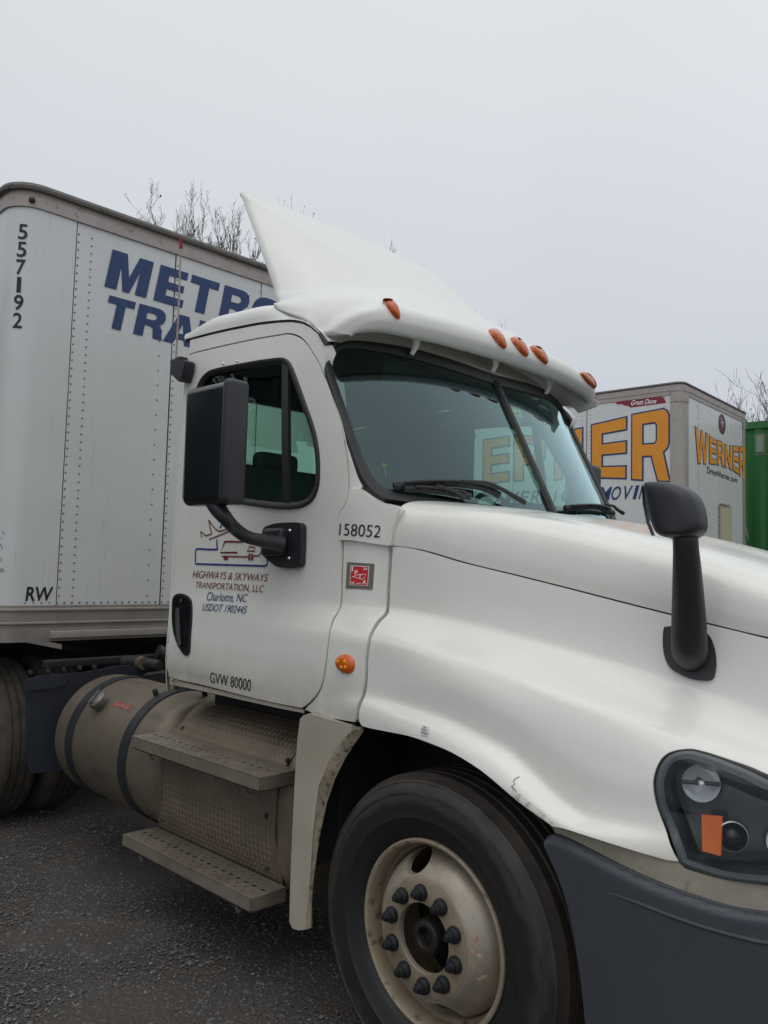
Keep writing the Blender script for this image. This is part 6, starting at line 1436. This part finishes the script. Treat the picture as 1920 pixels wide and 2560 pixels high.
# pipes and hoses behind the cab
MB().tube([tuple(at(255, 1428, y=-.55)), tuple(at(300, 1430, y=-.5)), tuple(at(345, 1438, y=-.45))], .035, 12).build('air_pipe', HOSE, tk)
MB().tube([tuple(at(340, 1408, y=-.3)), tuple(at(372, 1420, y=-.2)), tuple(at(420, 1430, y=-.1))], .05, 12).build('air_pipe', HOSE, tk)
pc = at(307, 1432, y=-.5); MB().tube([tuple(pc+np.array([-.02, 0, 0])), tuple(pc+np.array([.03, 0, 0]))], .043, 12).build('hose_clamp', TANK, tk)
MB().tube([tuple(at(370, 1465, y=-.85)), tuple(at(410, 1468, y=-.8)), tuple(at(440, 1490, y=-.75)), tuple(at(450, 1530, y=-.7))], .014, 8).build('hose', RUBBER, tk)
MB().tube([tuple(at(385, 1452, y=-.7)), tuple(at(440, 1475, y=-.6)), tuple(at(520, 1500, y=-.5)), tuple(at(600, 1540, y=-.5))], .02, 8).build('hose', RUBBER, tk)
# ---- bumper
def bsx(x, z):
    t = max(0, (x-.62)/.65); y = -1.155+.32*t**2.2+0.03*max(0, (.62-x))*0; return y
def bmp(a, b):
    h = .01; y = bsx(a, b) + .05*max(0, (.35-b)); gx = (bsx(a+h, b)-bsx(a-h, b))/(2*h)
    return np.array([a, y, b]), None
def bsurf_(a, b):
    h = .006; y0 = bmp(a, b)[0][1]; gx = (bmp(a+h, b)[0][1]-bmp(a-h, b)[0][1])/(2*h); gz = (bmp(a, b+h)[0][1]-bmp(a, b-h)[0][1])/(2*h); n = np.array([gx, -1, gz]); return np.array([a, y0, b]), n/np.linalg.norm(n)
def bpx(px, py):
    y = -1.1
    for _ in range(25): p = at(px, py, y=y); y = bmp(p[0], p[2])[0][1]
    return float(p[0]), float(p[2])
bt = [(1174, 1814), (1180, 1807), (1200, 1809), (1260, 1838), (1340, 1879), (1420, 1914), (1500, 1943), (1580, 1966), (1659, 1978)]
bl_ = [(1172, 1822), (1185, 1850), (1205, 1895), (1222, 1945), (1235, 2000), (1246, 2060), (1256, 2130), (1264, 2212)]
BT = [bpx(*q) for q in bt]; BL = [bpx(*q) for q in bl_]
bout = rnd(BT, 3, False)+[(1.25, BT[-1][1]-.004), (1.25, .30), (BL[-1][0]+.05, .30), (BL[-1][0]+.005, .36)]+rnd(BL[::-1], 3, False)
_bt = catmull(BT, 8); BTx = [q[0] for q in _bt]; BTz = [q[1] for q in _bt]
def bsurf2(a, b):
    p, n = bsurf_(a, b); zt = float(np.interp(a, BTx, BTz)); d = zt-b
    k = .014*math.exp(-(d/.012)**2)
    dd = (.014*-2*d/.012**2*math.exp(-(d/.012)**2))
    return p+np.array([0, k, 0]), (lambda m: m/np.linalg.norm(m))(n+np.array([0, 0, max(-.8, min(1.2, -dd))*0.9]))
panel('bumper', bout, bsurf2, BUMP_M, tk, (), .010, .05, roll=.012, label='grey plastic front bumper')
# raised rib on the bumper
rib = [bpx(*q) for q in cp(1200, 1500, 720, 1502)([(640, 1525), (720, 1545), (850, 1592), (1000, 1650), (1150, 1702), (1300, 1745), (1420, 1775), (1502, 1790)])]
rb = [bsurf_(*q) for q in rib]; mb = MB(); RC = catmull([p+n*(-.001) for p, n in rb], 4); mb.tube([tuple(c) for c in RC], list(np.interp(np.linspace(0, 1, len(RC)), [0, .3, 1], [.001, .005, .006])), 8); mb.build('bumper_rib', BUMP_M, bpy.data.objects['bumper'])
mirror(bpy.data.objects['bumper'], tk)
v, f, _, _ = loft([[(1.25+.14*math.cos(y*1.6), y, .86), (1.27+.15*math.cos(y*1.6), y, .70), (1.25+.15*math.cos(y*1.6), y, .36)] for y in (-.94, -.6, -.2, .2, .6, .94)], 4, 4); fixn(mesh('bumper_front', v, f, BUMP_M, tk, True))
for k in range(9): MB().box((1.335-.02*k/9*0+.005*math.sin(k), 0, .98+.055*k), (.03, 1.16, .022), None, .005).build('grille_bar', CHROME, tk)
# dirty white valance between fender and bumper
va = [(1193, 1787), (1250, 1802), (1300, 1818), (1380, 1843), (1440, 1860), (1468, 1866), (1480, 1880), (1560, 1900), (1659, 1915), (1659, 1984), (1580, 1972), (1500, 1949), (1420, 1920), (1340, 1885), (1260, 1844), (1212, 1820), (1205, 1808)]
def vsurf(a, b): p, n = bsurf_(a, b); return p+np.array([0, .035, 0]), (lambda m: m/np.linalg.norm(m))(n+np.array([0, 0, -.25]))
def vpx(px, py):
    y = -1.1
    for _ in range(25): p = at(px, py, y=y); y = bmp(p[0], p[2])[0][1]+.035
    return float(p[0]), float(p[2])
VO = [vpx(*q) for q in va]; i1 = va.index((1659, 1915)); VO = VO[:i1+1]+[(1.24, VO[i1][1]), (1.24, VO[i1+1][1]-.01)]+VO[i1+1:]
VALM = mat('grimy_white_valance', (.50, .46, .37), .55, var=(7, (.36, .33, .26), .35, .65), dirt=(20, (.22, .19, .14), .6, .75))
panel('valance', VO, vsurf, VALM, tk, (), .03, .03, roll=.004)
# ---- headlight: bowl, reflectors, amber lens and clear cover
hl_full = [(1659, 1688), (1620, 1668), (1580, 1651), (1540, 1636), (1510, 1627), (1490, 1622)]+[(1466, 1624), (1444, 1632), (1428, 1648), (1417, 1673), (1414, 1700), (1420, 1739), (1433, 1774), (1446, 1809), (1459, 1844), (1469, 1868), (1500, 1882), (1560, 1900), (1620, 1909), (1659, 1912)]
def hls(off):
    def f_(a, b):
        p, n = side(min(a, 1.24), max(b, 0.80)); return p+np.array([0, off, 0]), n
    return f_
HO = [sx(a, b, 0.0) for a, b in hl_full]; HO = rnd(HO, 3, False)
HO += [(1.22, HO[-1][1]+.01), (1.22, HO[0][1]-.04)]
hback = panel('headlight', HO, hls(.125), LAMPB, tk, (), .03, .02, label='headlight unit')
HOr = resample(np.array(HO), 120); HI = poly_offset(HOr, -.020)
seal_ring('headlight_bezel', [tuple(p) for p in HOr], [tuple(p) for p in HI], lambda a, b: hls(.008)(a, b), mat('smoked_grey_bezel', (.06, .072, .08), .3, 0, .3), hback, .004, .12)
lens = panel('headlight_lens', [tuple(p) for p in poly_offset(HOr, -.004)], hls(.004), LENS, hback, (), .04, .0001, roll=.0001); single(lens, Vector((0, -1, 0)))
c7 = cp(1500, 1780, 420)
def hp3(q, off):
    y = -1.0
    for _ in range(20): p = at(*q, y=y); y = Yside(min(p[0], 1.24), p[2])+off
    return p
def bowl(name, cpx, rpx, off, m, depth=.03, tilt=None):
    c0_ = hp3(c7([cpx])[0], off); e0_ = hp3(c7([(cpx[0]+rpx, cpx[1])])[0], off); r_ = np.linalg.norm(e0_-c0_)*.83
    n = Vector(tilt or (.55, -.83, .03)).normalized(); q = n.to_track_quat('Z', 'Y').to_matrix(); mb = MB()
    pr = [(r_, 0), (r_*.97, -.004)]+[(r_*math.cos(t), -depth*math.sin(t)) for t in np.linspace(.25, 1.5, 8)]+[(.0005, -depth)]
    l = MB().lathe(pr, (0, 0, 0), 'z', 40); mb.add([tuple(q @ Vector(v) + Vector(c0_)) for v in l.v], l.f); o = mb.build(name, m, hback, True, 60); return c0_, n, r_, o
c0_, n_, r_, ob = bowl('lamp_bowl', (1000, 705), 235, .050, REFL, .035)
q = n_.to_track_quat('Z', 'Y').to_matrix()
for nm, off, rr2, m_ in (('bulb', -.006, r_*.20, INTER), ('bulb_cap', .006, r_*.17, REFL)):
    l = MB().lathe([(.0005, .008), (rr2*.8, .006), (rr2, 0), (rr2, -.03)], (0, 0, 0), 'z', 20); MB().add([tuple(q @ Vector(v) + Vector(c0_)+n_*off) for v in l.v], l.f).build(nm, m_, ob)
mb = MB(); tq = q @ Vector((1, 0, 0)); mb.tube([tuple(Vector(c0_)-tq*r_*.95-n_*.006), tuple(Vector(c0_)+tq*r_*.95-n_*.006)], .006, 6); mb.build('bowl_bar', INTER, ob)
am = [hp3(z_, .040) for z_ in c7([(1003, 1015), (1203, 1032), (1190, 1422), (1010, 1372)])]
am2 = [p_+np.array([0, .008, 0]) for p_ in am]; fixn(mesh('amber_reflector', am+am2, [(0, 1, 2, 3), (4, 7, 6, 5), (0, 4, 5, 1), (1, 5, 6, 2), (2, 6, 7, 3), (3, 7, 4, 0)], mat('orange_lamp_lens', (.95, .17, .004), .3, 0, 0), hback, False))
c1_, n1_, r1_, ob1 = bowl('projector_ring', (1310, 1230), 190, .055, LAMPB, .05)
q1 = n1_.to_track_quat('Z', 'Y').to_matrix()
l = MB().lathe([(r1_*.95, .004), (r1_*1.02, .001), (r1_*1.0, -.004)], (0, 0, 0), 'z', 40); MB().add([tuple(q1 @ Vector(v) + Vector(c1_)) for v in l.v], l.f).build('chrome_ring', REFL, ob1)
l = MB().lathe([(.0005, .012), (r1_*.35, .008), (r1_*.6, -.004), (r1_*.68, -.02)], (0, 0, 0), 'z', 30); MB().add([tuple(q1 @ Vector(v) + Vector(c1_)) for v in l.v], l.f).build('projector_lens', LAMPB, ob1)
c2_, n2_, r2_, ob2 = bowl('lamp_bowl', (1800, 1290), 195, .055, REFL, .05)

for nm_ in ('valance', 'headlight'):
    mm_ = mirror(bpy.data.objects[nm_], tk)
    for ch_ in list(bpy.data.objects[nm_].children):
        c_ = mirror(ch_, mm_)

# ================================================================== TREES
def bare_tree(name, label, base, height, seed, spread=0.5, r0=0.16, twigs=5, crown_h=5.0, stems=2):
    rs = random.Random(seed); t = thing(name, label, 'tree', base, 'bare trees beyond the trailers')
    trunk = MB(); crown = MB(); B = Vector(base)
    def grow(p, d, L, r, lv, mx=None):
        mx = twigs if mx is None else mx; n = 5; pts = [p]; rr = [r]; q = p.copy(); dd = d.copy()
        for i in range(n):
            dd = (dd+Vector((rs.uniform(-1, 1), rs.uniform(-1, 1), rs.uniform(-.5, .9)))*.16).normalized(); q = q+dd*L/n; pts.append(q.copy()); rr.append(max(.006, r*(1-.5*(i+1)/n)))
        crown.tube([tuple(a) for a in pts], rr, 5 if lv < 2 else 3, False)
        if lv >= mx:
            if rs.random() < .10:
                e_ = pts[-1]; s_ = .07; crown.add([tuple(e_+Vector((rs.uniform(-1, 1)*s_, rs.uniform(-1, 1)*s_, rs.uniform(-1, 1)*s_))) for _ in range(3)], [(0, 1, 2)])
            return
        for j in range(rs.choice((2, 3, 3)) if lv else 4):
            i = n if j == 0 else rs.randint(1, n); a = rs.uniform(0, 6.28); up = Vector((math.cos(a), math.sin(a), 0)); nd = (dd+up*rs.uniform(.5, 1.1)*spread+Vector((0, 0, .22))).normalized()
            grow(pts[i], nd, L*(rs.uniform(.72, .88) if j == 0 else rs.uniform(.45, .72)), max(.007, rr[i]*(.85 if j == 0 else rs.uniform(.5, .7))), lv+1, mx)
    H0 = height-crown_h; pts = [B, B+Vector((rs.uniform(-.2, .2), rs.uniform(-.2, .2), H0*.5)), B+Vector((0, 0, H0))]
    trunk.tube([tuple(a) for a in pts], [r0*1.8, r0*1.2, r0*.75], 8); trunk.build('trunk', BARK, t)
    for j in range(9):
        f_ = .35+.6*j/9; a = rs.uniform(0, 6.28); grow(B+Vector((0, 0, H0*f_)), Vector((math.cos(a), math.sin(a), .9)).normalized(), crown_h*.42*(1.25-f_*.6), r0*.40, 0, 3)
    a0 = rs.uniform(0, 3.14)
    for j in range(stems):
        a = a0+j*6.28/stems; d = Vector((math.cos(a)*.34*spread*1.6, math.sin(a)*.34*spread*1.6, 1)).normalized(); grow(pts[-1], d, crown_h*.36, r0*.50, 0)
    crown.build('crown', BARK, t, True, None)
def tree_at(px, py, dist, label, seed, **k):
    v = vray(px, py); v = v/math.hypot(v[0], v[1]); P = CAM+v*dist; h = P[2]; bare_tree('bare_tree', label, (float(P[0]), float(P[1]), 0.0), h*k.pop('hs', .97), seed, **k)
tree_at(368, 390, 40, 'leftmost bare tree above the METRO trailer, widest crown', 12, spread=.66, twigs=5, r0=.15, crown_h=4.2)
tree_at(436, 430, 41, 'bare tree with a narrow crown right of the leftmost one', 24, spread=.46, twigs=5, r0=.13, crown_h=3.6)
tree_at(494, 424, 40, 'thin upright bare tree left of the roof fairing tip', 33, spread=.42, twigs=5, r0=.14, crown_h=3.8)
tree_at(533, 445, 42, 'bare tree half hidden behind the edge of the roof fairing', 48, spread=.50, twigs=5, r0=.13, crown_h=3.4)
tree_at(553, 525, 50, 'low bushy bare tree at the corner of fairing and trailer roof', 53, spread=.6, twigs=4, r0=.12, crown_h=3.0)
tree_at(594, 415, 54, 'bare treetop just above the roof fairing near its tip', 61, spread=.30, twigs=4, r0=.10, crown_h=3)
tree_at(655, 420, 50, 'bare treetop with withered leaves above the middle of the fairing', 67, spread=.40, twigs=4, r0=.13, crown_h=3.6)
tree_at(833, 512, 56, 'single small twig top above the right half of the fairing', 71, spread=.20, twigs=4, r0=.10, crown_h=3)
tree_at(918, 560, 58, 'tiny treetop peeking over the fairing shoulder', 79, spread=.22, twigs=4, r0=.10, crown_h=3)
tree_at(1015, 662, 60, 'low bare treetop above the roof lamps', 83, spread=.45, twigs=4, r0=.09, crown_h=3)
tree_at(1058, 678, 62, 'lowest bare treetop, right above the visor', 89, spread=.45, twigs=4, r0=.09, crown_h=3)
tree_at(1634, 795, 38, 'bare tree at the right edge above the green container', 97, spread=.60, twigs=5, r0=.11, crown_h=4.6, stems=3)
tree_at(1602, 840, 42, 'small bare tree between the orange lettered trailer and the right edge', 101, spread=.5, twigs=4, r0=.10, crown_h=3.2)
